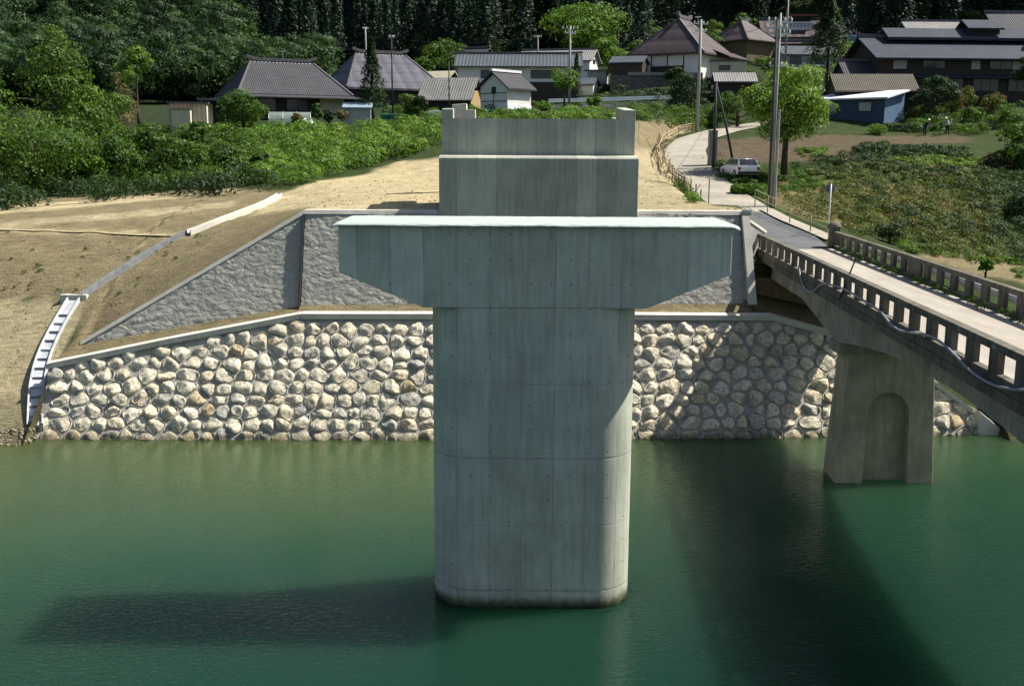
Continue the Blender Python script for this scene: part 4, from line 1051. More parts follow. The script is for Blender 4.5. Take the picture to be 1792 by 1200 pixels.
# ================================================================== houses of the village
def slab(mb, pts, th):
    n = len(pts); pts = [Vector(p) for p in pts]; lo = [p-Vector((0, 0, th)) for p in pts]
    mb.add(pts+lo, [tuple(range(n)), tuple(range(2*n-1, n-1, -1))]+[(i, i+n, (i+1) % n+n, (i+1) % n) for i in range(n)])
def roof_gable(W, D, z0, rise, oh, ohe, th, shift=0, back=1.0):
    """ridge along x"""
    mb = MB(); x0, x1 = -W/2-ohe, W/2+ohe; k = rise/(D/2); ze = z0-oh*k; zr = z0+rise; yr = shift
    slab(mb, [(x0, -D/2-oh, ze), (x1, -D/2-oh, ze), (x1, yr, zr), (x0, yr, zr)], th)
    slab(mb, [(x1, D/2+oh, ze), (x0, D/2+oh, ze), (x0, yr+.004, zr-.001), (x1, yr+.004, zr-.001)], th)
    return mb
def roof_hip(W, D, z0, rise, L, oh, th):
    k = rise/(D/2); x, y = W/2+oh, D/2+oh; ze = z0-oh*k*.55; zr = z0+rise
    a, b, c_, d = (-x, -y, ze), (x, -y, ze), (x, y, ze), (-x, y, ze); e, f = (-L/2, 0, zr), (L/2, 0, zr)
    mb = MB(); mb.add([a, b, c_, d, e, f]+[(p[0], p[1], p[2]-th) for p in (a, b, c_, d)], [(0, 1, 5, 4), (1, 2, 5), (2, 3, 4, 5), (3, 0, 4), (0, 6, 7, 1), (1, 7, 8, 2), (2, 8, 9, 3), (3, 9, 6, 0), (9, 8, 7, 6)])
    return mb
def ridge_cap(root_, L, z, w_=.35, h=.35, horn=.25, axis=0):
    mb = MB(); pts = []
    for i in range(13):
        t_ = i/12*2-1; zz_ = z+horn*max(0, abs(t_)-.75)*4
        pts.append((t_*L/2, zz_))
    for a, b in zip(pts[:-1], pts[1:]): mb.beam((a[0], 0, a[1]), (b[0]+.001, 0, b[1]), w_, h)
    return mb.build('ridge', M_RIDGE, root_)
M_RIDGE = simple('ridge_tiles', (.16, .15, .16), (.09, .085, .09), 3, .6)
def window(root_, x, z, w_, h, D, face='F', W=0, frame=None, glass=None, lattice=0):
    frame = frame or M_DARKWOOD; glass = glass or M_GLASS
    def T(mb):
        if face == 'R': M_ = Matrix.Translation((W/2+D/2, 0, 0)) @ Matrix.Rotation(PI/2, 4, 'Z')
        elif face == 'L': M_ = Matrix.Translation((-W/2-D/2, 0, 0)) @ Matrix.Rotation(-PI/2, 4, 'Z')
        else: return mb
        mb.v = [tuple(M_ @ Vector(v)) for v in mb.v]; return mb
    y = -D/2
    mb = MB()
    for (a, b, c_, d) in ((x-w_/2, x-w_/2+.07, z, z+h), (x+w_/2-.07, x+w_/2, z, z+h), (x-w_/2+.07, x+w_/2-.07, z, z+.07), (x-w_/2+.07, x+w_/2-.07, z+h-.07, z+h)):
        mb.box(a, b, y-.07, y+.02, c_, d)
    n = max(1, int(w_/.9))
    for k in range(1, n): xx = x-w_/2+w_*k/n; mb.box(xx-.025, xx+.025, y-.055, y+.02, z+.07, z+h-.07)
    for k in range(1, lattice): zz_ = z+h*k/lattice; mb.box(x-w_/2+.07, x+w_/2-.07, y-.05, y+.02, zz_-.02, zz_+.02)
    f = T(mb).build('window', frame, root_)
    mb = MB(); mb.box(x-w_/2+.05, x+w_/2-.05, y-.03, y+.02, z+.05, z+h-.05); T(mb).build('pane', glass, f)
def house(name, label, px, py, Y, rz, W, D, H, roof, rise, mw, mr, oh=.6, ohe=.5, L=4, th=.16, cat='house', wins=(), ridge=True, rot=False, skirt=None, down=2.5, shift=0, ridgew=.35, band=None):
    root_ = thing(name, label, cat, tuple(P(px, py, Y)), R(rz)); z0 = H
    mb = MB()
    if roof == 'gable':
        k = rise/(D/2)
        mb.prism([(-D/2, -down), (D/2, -down), (D/2, H-.02), (shift, H+rise-.1), (-D/2, H-.02)], 0, -W/2, W/2)
    else: mb.box(-W/2, W/2, -D/2, D/2, -down, H)
    mb.build('wall', mw, root_)
    if roof == 'gable': rr = roof_gable(W, D, H+th*.9, rise, oh, ohe, th, shift)
    elif roof == 'hip': rr = roof_hip(W, D, H+.1, rise, L, oh, th)
    elif roof == 'shed':
        rr = MB(); slab(rr, [(-W/2-ohe, -D/2-oh, H+.05), (W/2+ohe, -D/2-oh, H+.05), (W/2+ohe, D/2+.1, H+rise), (-W/2-ohe, D/2+.1, H+rise)], th)
    ro = rr.build('roof', mr, root_)
    if ridge and roof != 'shed':
        c_ = ridge_cap(ro, (L+1.0) if roof == 'hip' else W+2*ohe+.1, H+rise+th+.10, ridgew, ridgew, .35 if roof == 'hip' else .1); c_.location.y = shift
        if roof == 'hip':        # raised ridge housing under the cap
            mb = MB(); mb.prism([(-.55, H+rise-.75), (.55, H+rise-.75), (.12, H+rise+.10), (-.12, H+rise+.10)], 0, -L/2-.15, L/2+.15); mb.build('ridge_box', M_METALROOF, ro)
            mb = MB()
            for sx in (-1, 1):
                for sy in (-1, 1):
                    kk = rise/(D/2); mb.beam((sx*L/2, 0, H+rise+.1), (sx*(W/2+oh), sy*(D/2+oh), H+.14-oh*kk*.55), .22, .16)
            mb.build_each('hip_tiles', M_RIDGE, ro)
    if skirt:   # lower pent roof all round: (projection, drop, z)
        pr_, dr, zs_ = skirt; x, y = W/2+pr_, D/2+pr_; xi, yi = W/2-.05, D/2-.05; mb = MB()
        for (a, b, c_, d) in (((-x, -y), (x, -y), (xi, -yi), (-xi, -yi)), ((x, -y), (x, y), (xi, yi), (xi, -yi)), ((-x, y), (-x, -y), (-xi, -yi), (-xi, yi)), ((x, y), (-x, y), (-xi, yi), (xi, yi))):
            slab(mb, [(*a, zs_-dr), (*b, zs_-dr), (*c_, zs_), (*d, zs_)], .1)
        mb.build('lower_roof', mr, root_)
    if band:    # contrasting lower wall (material, z top)
        mb = MB(); mb.box(-W/2-.02, W/2+.02, -D/2-.02, D/2+.02, -down, band[1]); mb.build('lower_wall', band[0], root_)
    for w_ in wins: window(root_, *w_[:4], D, *(w_[4:5] or ['F']), W=(W-D if False else 0) if (w_[4:5] or ['F'])[0] == 'F' else 0, **(w_[5] if len(w_) > 5 else {}))
    return root_
def sidewin(root_, W, D, side, y, z, w_, h, glass=None, frame=None):
    s_ = 1 if side == 'R' else -1; mb = MB(); x = s_*W/2
    a, b = sorted((x-s_*.02, x+s_*.06))
    for (y0, y1, z0, z1) in ((y-w_/2, y-w_/2+.07, z, z+h), (y+w_/2-.07, y+w_/2, z, z+h), (y-w_/2+.07, y+w_/2-.07, z, z+.07), (y-w_/2+.07, y+w_/2-.07, z+h-.07, z+h)): mb.box(a, b, y0, y1, z0, z1)
    f = mb.build('window', frame or M_DARKWOOD, root_); a, b = sorted((x-s_*.02, x+s_*.03)); mb = MB(); mb.box(a, b, y-w_/2+.05, y+w_/2-.05, z+.05, z+h-.05); mb.build('pane', glass or M_GLASS, f)
def antenna(px, py, Y, H, lab):
    b = P(px, py, Y); t_ = thing('tv_antenna', lab, 'antenna', tuple(b)); mb = MB(); mb.tube([(0, 0, -.2), (0, 0, H)], .03, 6); mb.build('mast', M_STEEL, t_)
    mb = MB(); mb.beam((-.1, -.5, H-.1), (.1, .5, H-.1), .03)
    for k in range(7): y = -.45+.15*k; mb.tube([(-.45+.02*k, y, H-.1), (.45-.02*k, y, H-.1)], .012, 5)
    mb.build('elements', M_STEEL, t_)

W_SH = M_WHITE
hA = house('farmhouse', 'large farmhouse with a steep grey hipped roof, leftmost in the village', 497, 205, 132, 27, 12.2, 10.6, 2.65, 'hip', 3.75, M_DARKWOOD, M_TILE, oh=.75, L=7.6, th=.25, skirt=(1.9, .45, 2.55),
      wins=((-3.5, .5, 2.4, 1.6), (.2, .4, 2.6, 1.7), (3.8, .4, 2.0, 1.7)))
mb = MB(); mb.box(3.0, 5.9, -5.38, -5.2, -1, 2.1); mb.build('siding_panel', M_CREAM, hA)
antenna(495, 104, 132, 1.0, 'small antenna on the ridge of the leftmost farmhouse')
hB = house('farmhouse', 'second farmhouse with a steep bluish-violet hipped roof banded by dark rows', 668, 200, 141, 27, 12.0, 11.4, 3.2, 'hip', 4.3, M_DARKWOOD, mat_tile('violet_grey_roof_rows', (.075, .072, .095), (.13, .125, .15), 1.6, .5, 0, 1.25), oh=.7, L=6.6, th=.25, wins=((-3.0, .5, 2.4, 1.6), (1.5, .4, 2.6, 1.7)))
hC = house('shed', 'low cream shed with flat grey roof at the left end of the village', 336, 214, 118, 8, 3.9, 5, 2.0, 'shed', .25, M_CREAM, M_METALROOF, oh=.3, ohe=.2, cat='shed', ridge=False)
mb = MB()
for k in range(9): mb.box(-1.9+k*.47, -1.87+k*.47, -2.53, -2.5, 0, 1.95)
mb.build_each('siding_rib', M_WOOD, hC)
hC2 = house('shed', 'small cream lean-to with a red-brown roof edge in front of the low cream shed', 320, 217, 115, 8, 1.9, 2, 1.5, 'shed', .12, M_CREAM, simple('rusty_edge', (.25, .09, .05)), oh=.1, ohe=.1, cat='shed', ridge=False, th=.07)
cpo = thing('carport', 'open carport with a grey roof beside the low cream shed', 'carport', tuple(P(378, 212, 119)), R(8))
for x in (-1.2, 1.2):
    for y in (-1.5, 1.8): mb = MB(); mb.beam((x, y, -1), (x, y, 2.1), .14); mb.build('post', M_WHITE, cpo)
mb = MB(); mb.box(-1.6, 1.5, -2, 2.3, 2.1, 2.32); mb.build('roof', M_METALROOF, cpo, bevel=.02)
mb = MB(); mb.box(-1.5, 1.4, 2.0, 2.2, -1, 2.1); mb.build('back_wall', M_DARKWOOD, cpo)
# storehouse
hD = house('storehouse', 'small white plastered storehouse with dark gabled roof and pale ridge', 885, 191, 120, -36, 4.0, 3.9, 2.35, 'gable', 1.45, M_WHITE, M_TILE, oh=.5, ohe=.45, cat='storehouse', down=1.2, ridge=False)
hD.rotation_euler[2] = R(50)
rc_ = MB(); rc_.beam((-2.5, 0, 4.08), (2.5, 0, 4.08), .4, .26); rc_.build('ridge', M_SHEETW, [c for c in hD.children if c.name.startswith('roof')][0])
sidewin(hD, 4.0, 3.9, 'L', 0, 1.55, .6, .75, glass=M_DARKWOOD)
mb = MB()
for z in (.75, 1.6): mb.box(-2.06, -2.0, -1.93, 1.93, z, z+.07)
mb.box(-2.055, -2.0, -.03, .03, 0, 1.5); mb.build('timber_rail', M_DARKWOOD, hD)
mb = MB(); mb.box(-2.05, 2.05, -2.02, -1.95, -.1, .38); mb.build('base_board', M_SHEETW, hD)
# pale-tiled shed
hE = house('barn', 'low barn with a broad weathered pale-tile roof and ochre earthen gable', 790, 193, 127, -14, 6.0, 4.6, 1.5, 'gable', 2.1, M_OCHRE, M_TILEL, oh=.6, ohe=.35, cat='barn', ridge=False, th=.12)
mb = MB(); mb.box(-3.03, 3.03, -2.34, -2.2, -2, 1.4); mb.build('front_boards', M_DARKWOOD, hE)
hE2 = house('shed', 'small shed with a beige lean roof behind the pale-tiled barn', 768, 170, 148, -25, 4.0, 3.4, 2.2, 'gable', 1.1, M_DARKWOOD, simple('beige_roof_sheet', (.45, .42, .32), (.34, .32, .25), 1.2, .8), cat='shed', ridge=False)
# long house
hF = house('long_house', 'long two-storey house with a slate roof and white upper wall behind the storehouse', 908, 186, 142, -2, 15.4, 6.5, 5.0, 'gable', 1.5, M_WHITE, M_METALROOF, oh=.7, ohe=.5, ridge=True, th=.15, ridgew=.25, band=(M_DARKWOOD, 2.9), wins=((-2.6, 3.35, 4.4, 1.0), (3.1, 3.35, 3.0, 1.0)))
hG = house('house', 'house with a pale roof and white gable above the right end of the long house', 978, 140, 160, -16, 10.4, 6.0, 2.6, 'gable', 1.5, M_WHITE, M_TILEL, oh=.5, ohe=.5, ridge=True, ridgew=.2)
sidewin(hG, 10.4, 6.0, 'R', 0, 2.2, 1.6, .6)
hG2 = house('house', 'small dark-roofed house half hidden behind the long roof', 830, 125, 165, -30, 4.6, 4.4, 2.0, 'gable', 1.2, M_GREYWALL, M_TILE, oh=.4, ridge=True, ridgew=.3)
hG3 = house('shed', 'small white-walled shed beside the lane left of the stone terrace', 1022, 168, 146, -20, 3.2, 2.5, 1.5, 'gable', .7, M_WHITE, M_METALROOF, oh=.3, ohe=.3, cat='shed', ridge=False)
hG4 = house('shed', 'pale grey-walled shed below the green trees beside the lane', 1046, 152, 150, -10, 2.6, 3, 2.1, 'shed', .2, M_GREYWALL, M_METALROOF, cat='shed', ridge=False)
# farmhouse on the stone terrace
hI = house('farmhouse', 'farmhouse with a tall brown hipped roof and white panels on a stone terrace', 1194, 133, 152, 58, 10.4, 9.4, 3.0, 'hip', 4.5, M_WHITE, M_TILEV, oh=.9, L=3.6, th=.22, ridgew=.45)
for k in range(5):
    mb = MB(); y = -4.7+k*2.35*1.0; mb.box(-5.26, -5.18, y-.07, y+.07, -1, 3.0); mb.build('timber_post', M_DARKWOOD, hI)
mb = MB(); mb.box(-5.24, -5.17, -2.3, 2.3, .1, 1.0); mb.build('dark_opening', M_DARKWOOD, hI)
mb = MB(); slab(mb, [(-1.5, -7.4, 2.3), (6.8, -7.4, 2.3), (6.6, -4.6, 3.4), (-1.5, -4.6, 3.4)], .15); mb.build('lower_roof', M_TILEV, hI)
antenna(1221, 50, 152, 1.6, 'antenna beside the ridge of the terrace farmhouse')
tw = thing('stone_terrace_wall', 'dark dry-stone terrace wall under the brown-roofed farmhouse', 'stone wall', tuple(P(1146, 178, 143)))
m, t = newmat('dark_dry_stone'); co = coords(t); vo = nd(t, 'ShaderNodeTexVoronoi', {'Vector': co, 'Scale': 1.8}, feature='DISTANCE_TO_EDGE').outputs[0]; vc = nd(t, 'ShaderNodeTexVoronoi', {'Vector': co, 'Scale': 1.8}).outputs[1]
c = mixc(t, ramp(t, vo, 0, .08), (.02, .02, .018), mixc(t, .25, mixc(t, noi(t, co, 2, 4), (.07, .068, .06), (.17, .16, .14)), vc)); c = mixc(t, .85, c, mixc(t, noi(t, co, 2, 4), (.05, .05, .045), (.14, .135, .12)))
setp(t, Base_Color=c, Roughness=.95, Normal=bump(t, ramp(t, vo, 0, .15), .1)); M_DRYST = m
mb = MB(); mb.prism([(-.5, -1), (2.5, -1), (2.5, 3.35), (.1, 3.35)], 0, -5.8, 6.2); mb.build('wall_face', M_DRYST, tw)
mb = MB(); mb.box(-3.6, 6.2, .0, .5, 3.36, 3.75); mb.build('terrace_parapet', mat_oldconc('dull_wing_concrete'), tw)
hI2 = house('shed', 'black timber shed at the left end of the stone terrace', 1101, 133, 147, -18, 4.2, 3.6, 1.7, 'gable', .75, M_DARKWOOD, M_METALROOF, oh=.5, ohe=.3, cat='shed', ridge=False)
hI3 = house('shed', 'cream flat-roofed annex to the right of the brown-roofed farmhouse', 1274, 134, 142, -6, 4.4, 3.0, 1.9, 'shed', .12, M_CREAM, M_METALROOF, oh=.25, ohe=.2, cat='shed', ridge=False, wins=((-.6, .7, 1.4, .6),))
hI4 = house('shed', 'low shed with a curved pale grey roof in front of the cream annex', 1283, 160, 134, -4, 4.4, 4.0, 1.15, 'gable', .95, M_DARKWOOD, M_TILEL, oh=.5, ohe=.4, cat='shed', ridge=False)
hJ = house('house', 'dark hip-roofed house with an ochre wall behind the cream annex', 1300, 112, 175, 40, 6.5, 6.5, 3.6, 'hip', 2.9, simple('dim_ochre_wall', (.17, .13, .07), (.11, .085, .05), 1.3, .95), M_TILEV, oh=.7, L=1.6, ridgew=.3)
hK = house('farmhouse', 'upper farmhouse with two-tier violet roof and white lattice vent box', 1408, 112, 186, -4, 15, 9, 4.2, 'gable', 2.9, M_GREYWALL, M_TILEV, oh=.6, ohe=.6, skirt=(1.5, .6, 3.4), ridgew=.4, wins=((-4, .6, 3, 1.8), (1, .6, 3, 1.8)))
mb = MB(); mb.box(-4.6, .4, -3.1, -.4, 5.0, 6.6); vb = mb.build('vent_box', M_WHITE, hK)
mb = MB()
for k in range(9): mb.box(-4.4+k*.56, -4.1+k*.56, -3.16, -3.1, 5.7, 6.35)
mb.build_each('lattice', M_GREYWALL, vb)
mb = MB(); slab(mb, [(-3.2, -3.6, 7.7), (1.2, -3.6, 7.7), (1.2, 0, 8.1), (-3.2, 0, 8.1)], .25); mb.build('upper_cap', simple('rust_red_sheet', (.34, .10, .08), (.22, .08, .07)), [c for c in hK.children if c.name.startswith('roof')][0])
hK2 = house('house', 'low blue-eaved house in front of the upper farmhouse', 1405, 120, 168, 3, 7.5, 5, 1.9, 'gable', 1.3, M_GREYWALL, M_METALROOF, oh=.3, ohe=.5, ridge=False, wins=((-2, .5, 1.8, 1.1), (1.4, .5, 2.2, 1.1)))
hO = house('garage', 'cream garage with a white flat roof behind the walnut tree', 1424, 150, 135, -12, 3.2, 4.0, 2.3, 'shed', .1, M_CREAM, M_SHEETW, oh=.2, ohe=.2, cat='garage', ridge=False)
hL = house('house', 'low house with a bright blue sheet roof at the forest edge', 1522, 84, 172, -5, 6.0, 5, 1.5, 'shed', .8, M_LBLUE, simple('bright_blue_sheet', (.30, .50, .80), (.25, .42, .7), 1, .4), cat='house', ridge=False)
# big farmhouse on the right
hM = house('farmhouse', 'huge farmhouse with a wide blue-black two-tier tiled roof on the right', 1664, 166, 126, 2, 21, 10.5, 3.9, 'gable', 2.3, M_DARKWOOD, M_TILEB, oh=1.0, ohe=.9, ridgew=.4, skirt=(.9, .3, 1.9), down=3)
mb = MB(); slab(mb, [(-8.6, -2.1, 6.2), (12, -2.1, 6.2), (12, 0, 7.4), (-8.6, 0, 7.4)], .3); slab(mb, [(12, 2.2, 6.2), (-8.6, 2.2, 6.2), (-8.6, .01, 7.39), (12, .01, 7.39)], .3); mb.build('upper_roof', M_TILEB, hM)
for (x, w_) in ((-8.3, 1.5), (.2, 1.0), (5.2, 1.8)):
    mb = MB(); mb.box(x-w_/2, x+w_/2, -5.30, -5.24, 2.5, 3.4); mb.build('plaster_panel', M_GREYWALL, hM)
for x in (-4.5, 3.0, 7.2): window(hM, x, 2.5, 2.6, 1.0, 10.5)
for x in (-6.5, -2.5, 1.5, 5.5): window(hM, x, .1, 3.0, 1.6, 10.5)
cu = MB(); slab(cu, [(.6, -1.9, 7.3), (4.8, -1.9, 7.3), (4.8, .1, 8.4), (.6, .1, 8.4)], .2); slab(cu, [(4.8, 2.1, 7.3), (.6, 2.1, 7.3), (.6, .11, 8.39), (4.8, .11, 8.39)], .2); cu.build('smoke_vent_roof', M_TILEB, hM)
cu = MB(); cu.box(.9, 4.5, -1.3, 1.3, 6.4, 7.4); cu.build('smoke_vent', M_DARKWOOD, hM)
hM2 = house('house', 'house with a pale grey roof showing above the big right farmhouse on its left', 1640, 90, 150, 0, 9.5, 6, 2.1, 'gable', 1.7, M_DARKWOOD, M_TILEL, oh=.5, ridge=True, ridgew=.22)
hM3 = house('house', 'dark-roofed house behind the big right farmhouse at the picture edge', 1800, 92, 148, -3, 11.5, 8, 2.4, 'gable', 2.6, M_DARKWOOD, M_TILE, oh=.6, ridge=True)
# blue shed group
hN = house('shed', 'blue-walled shed with a bright white roof at the edge of the vegetable field', 1506, 213, 114, -45, 7.2, 4.3, 2.3, 'shed', .95, M_BLUE, M_SHEETW, oh=.5, ohe=.5, cat='shed', ridge=False, wins=((-2.2, .95, 1.1, 1.0, 'F', dict(glass=M_GREYWALL)), (1.5, .95, 1.5, 1.0, 'F', dict(glass=M_GREYWALL))))
mb = MB(); mb.prism([(-2.13, -1), (2.13, -1), (2.13, 3.1), (-2.13, 2.25)], 0, 3.6, 3.63); mb.build('sunlit_side_panel', simple('sunlit_blue_siding', (.11, .18, .27), (.09, .15, .23), 1.2, .6), hN)  # paler blue puts the sunlight on this end wall into the colour
hN2 = house('barn', 'barn with brown-grey shingled roof behind the blue shed', 1520, 200, 117.5, -4, 8.0, 5.0, 2.6, 'gable', 1.5, M_DARKWOOD, M_LICHEN, oh=.7, ohe=.4, cat='barn', ridge=False)
hN3 = house('house', 'low dark-tiled house with a white barge board behind the shingled barn', 1528, 168, 124, -2, 7.6, 5, 2.3, 'gable', 1.4, M_DARKWOOD, M_TILE, oh=.5, ohe=.4, ridge=True, ridgew=.25)
mb = MB(); mb.beam((-.6, -3.1, 2.2), (.45, -.5, 4.0), .16, .10); mb.beam((.45, -.5, 4.0), (.9, -1.2, 3.75), .16, .1); mb.build('barge_board', M_SHEETW, hN3)
bk = thing('concrete_block', 'white stepped concrete block showing behind the left ear of the new abutment', 'concrete block', tuple(P(811, 205, 55)))
mb = MB(); mb.prism([(-.55, -5.0), (.62, -5.0), (.62, .36), (.18, .36), (.18, .66), (-.55, .60)], 1, -.5, .5); mb.build('block', M_COPING, bk, bevel=.02)
# greenhouse tunnel, small blue-roofed shed, vans
gh = thing('greenhouse', 'low plastic-covered greenhouse tunnel in front of the leftmost farmhouse', 'greenhouse', tuple(P(508, 222, 112)), R(10))
mb = MB(); n = 12; pts = [(1.3*math.cos(a), 1.5*math.sin(a)) for a in np.linspace(0, PI, n)]
mb.prism(pts, 0, -2.1, 2.1); mb.build('plastic_cover', simple('cloudy_plastic', (.20, .24, .22), (.12, .16, .14), .8, .4), gh, smooth=False)
for x in (-2.1, -.7, .7, 2.1):
    mb = MB(); mb.tube([(x, p[0]*1.02, p[1]*1.02) for p in pts], .03, 5); mb.build('hoop', M_STEEL, gh)
tp = MB()
for k in range(9): 
    a = Vector((random.uniform(-.7, .7), random.uniform(-.3, .3), random.uniform(0, .5)))
V = []; Fm = []
for i in range(17):
    for k in range(13):
        u, v_ = i/8-1, k/6-1; r2 = u*u+v_*v_
        V.append((u*.85, v_*.7, max(0, .75*(1-r2*.5)+.3*mnoise.noise(Vector((u*2.5, v_*2.5, 1))))*(1 if r2 < 1.6 else .2)))
for i in range(16):
    for k in range(12): Fm.append((i*13+k, (i+1)*13+k, (i+1)*13+k+1, i*13+k+1))
to = mesh_np('tarpaulin_heap', np.array(V), np.array(Fm), M_SHEETW, smooth=True); q = P(538, 222, 111); to.location = q; tag(to, 'crumpled white tarpaulin heap at the right end of the greenhouse tunnel', 'tarpaulin')
hP = house('shed', 'small shed with a light blue curved roof right of the leftmost farmhouse', 627, 212, 118, 5, 2.8, 3, 1.35, 'gable', .5, M_GREYWALL, simple('faded_blue_roof', (.24, .32, .38), (.18, .25, .30)), oh=.25, ohe=.2, cat='shed', ridge=False)
mb = MB(); mb.box(-1.3, 1.3, -.5, .5, 0, .55, bev=.1); o = mb.build('covered_stack', simple('green_netting', (.02, .16, .11), (.015, .1, .08))); o.location = P(688, 209, 118); tag(o, 'long low stack under green netting beside the thin pole', 'covered stack')
mb = MB(); mb.box(-.9, .9, -.4, .4, 0, .5, bev=.05); o = mb.build('white_crate', M_SHEETW); o.location = P(765, 203, 112); tag(o, 'white box lying left of the new abutment near the barn', 'box')
# ================================================================== vegetation
rng = np.random.default_rng(11)
def unit(a): return a/np.maximum(np.linalg.norm(a, axis=1, keepdims=True), 1e-9)
def leafquads(C, N, size, rng, asp=.6):
    n = len(C); r1 = rng.normal(size=(n, 3)); T = unit(np.cross(N, r1)); B = np.cross(N, T); s = size*rng.uniform(.6, 1.35, (n, 1))
    V = np.stack([C-T*s*.5, C-B*s*asp*.5+N*s*.1, C+T*s*.5, C+B*s*asp*.5+N*s*.1], 1).reshape(-1, 3)
    F_ = np.arange(n*4).reshape(n, 4); tn = np.repeat(rng.random(n), 4); return V, F_, tn
def lobeleaves(L, n, size, rng, up=.55, squash=.62, jit=.4, inner=.7, asp=.6):
    """L: rows of x,y,z,r"""
    w_ = L[:, 3]**2; k = rng.choice(len(L), n, p=w_/w_.sum()); d = unit(rng.normal(size=(n, 3))+np.array([0, 0, up]))
    r_ = L[k, 3][:, None]*(inner+(1.06-inner)*rng.random((n, 1))**.6)
    # ragged lobes
    ph = np.sin(d[:, :1]*5+k[:, None])*np.sin(d[:, 1:2]*6+k[:, None]*1.7); r_ = r_*(1+.18*ph)
    C = L[k, :3]+d*r_*np.array([1, 1, squash]); N = unit(d+rng.normal(size=(n, 3))*jit)
    return leafquads(C, N, size, rng, asp)
LF_MID = mat_leaf('leaf_mid_green', (.022, .060, .010), (.095, .175, .022))
LF_LIGHT = mat_leaf('leaf_light_green', (.045, .11, .014), (.15, .26, .035), None, .35)
LF_OLIVE = mat_leaf('leaf_olive_weeds', (.038, .068, .016), (.115, .145, .038), (.20, .13, .06), .6)
LF_FRESH = mat_leaf('leaf_fresh_green', (.022, .062, .010), (.115, .20, .028))
LF_DARK = mat_leaf('leaf_dark_green', (.015, .035, .012), (.035, .07, .02))
LF_CONIF = mat_leaf('conifer_needles', (.014, .033, .022), (.026, .056, .032), None, .5, .1, .2)
LF_LIME = mat_leaf('leaf_lime', (.075, .15, .02), (.18, .29, .04), (.28, .38, .08), .4)
LF_BROWN = mat_leaf('leaf_dry_brown', (.09, .095, .035), (.20, .155, .07))
LF_FLOWER = mat_leaf('leaf_with_orange_flowers', (.03, .07, .015), (.08, .14, .03), (.65, .09, .02), .5)
def crown_lobes(kind, W, H, rng, n=16):
    L = []
    if kind == 'round':
        for _ in range(n):
            d = unit(rng.normal(size=(1, 3)))[0]; rr = rng.uniform(.45, .85)**.5; L.append([d[0]*W*.36*rr, d[1]*W*.36*rr, H*.5+d[2]*H*.36*rr, W*rng.uniform(.11, .21)])
        L.append([0, 0, H*.5, W*.26])
    elif kind == 'wide':
        for _ in range(n):
            a = rng.uniform(0, 2*PI); r_ = rng.uniform(0, 1)**.6; L.append([math.cos(a)*W*.40*r_, math.sin(a)*W*.40*r_, H*(.25+.62*(1-r_**2)*rng.uniform(.6, 1)), W*rng.uniform(.09, .17)])
    elif kind == 'tall':
        for k in range(n):
            t_ = k/(n-1); a = rng.uniform(0, 2*PI); r_ = (1-t_**1.6)*W*.34+.1; L.append([math.cos(a)*r_*rng.uniform(.6, 1.1), math.sin(a)*r_*rng.uniform(.6, 1.1), H*(.08+.84*t_), W*(.18*(1-t_)+.10)*rng.uniform(.7, 1.2)])
    return np.array(L)
def conifer_cloud(W, H, n, size, rng, bare=.15, droop=.12):
    t_ = rng.random(n)**.8; z = H*(bare+(1-bare)*t_); layer = np.floor(t_*11); rad = W/2*(1-t_)**.85*(1-.25*rng.random(n))+.05
    a = rng.uniform(0, 2*PI, n); sect = 1+.22*np.sin(a*3+layer*2.1)+.15*np.sin(a*7+layer*5.3); rr = rad*sect*(.35+.65*rng.random(n)**.5)
    C = np.stack([np.cos(a)*rr, np.sin(a)*rr, z-rr*droop*2-((t_*11)%1)*.0], 1)
    N = unit(np.stack([np.cos(a)*.5, np.sin(a)*.5, np.full(n, .9)], 1)+rng.normal(size=(n, 3))*.5); return leafquads(C, N, size, rng, .5)
def trunk_mb(H, r_, L, rng, lean=(0, 0), limbs=7):
    mb = MB(); pts = [(lean[0]*t_*H, lean[1]*t_*H, -.4+(H+.4)*t_) for t_ in (0, .2, .45, .7, .9)]
    pts = [(p[0]+rng.uniform(-.05, .05)*H*.3*(i > 0), p[1]+rng.uniform(-.05, .05)*H*.3*(i > 0), p[2]) for i, p in enumerate(pts)]
    mb.tube(pts, [r_*1.25, r_, r_*.8, r_*.5, r_*.25], 9)
    for k in rng.permutation(len(L))[:limbs]:
        e = Vector(L[k, :3]); t_ = min(.85, max(.25, e.z/H*.75)); i = t_*4; i0 = min(3, int(i)); s_ = Vector(pts[i0]).lerp(Vector(pts[i0+1]), i-i0); m_ = s_.lerp(e, .5)+Vector((0, 0, -.03*H))
        mb.tube([s_, m_, e], [r_*.42, r_*.28, r_*.1], 6)
    return mb
def tree(name, label, px, py, ytop, wpx, Y, kind, mat, n=3500, leaf=.30, trunkfrac=.25, cat='tree', group=None, bark=None, asp=.6, base=None, tr=None, lobes=18):
    p = P(px, py, Y) if base is None else Vector(base); g_ = gz(p.x, p.y); H = (py-ytop)*Y/F_PX; W = wpx*Y/F_PX
    root_ = thing(name, label, cat, tuple(p), group=group)
    if kind == 'conifer':
        V, F_, tn = conifer_cloud(W, H, n, leaf, rng, trunkfrac); L = np.array([[0, 0, H*.8, .1]]); mb = MB(); mb.tube([(0, 0, -.8), (0, 0, H*.5), (0, 0, H*.95)], [tr or H*.022, H*.015, .03], 9); tb = mb
    else:
        zb_ = H*trunkfrac; L = crown_lobes(kind, W, H-zb_, rng, lobes); L[:, 2] += zb_; V, F_, tn = lobeleaves(L, n, leaf, rng, asp=asp)
        tb = trunk_mb(H*.8, tr or max(.06, W*.03), L, rng)
    tb.build('trunk', bark or M_BARK, root_, smooth=True); mesh_np('crown', V, F_, mat, tn, parent=root_)
    return root_
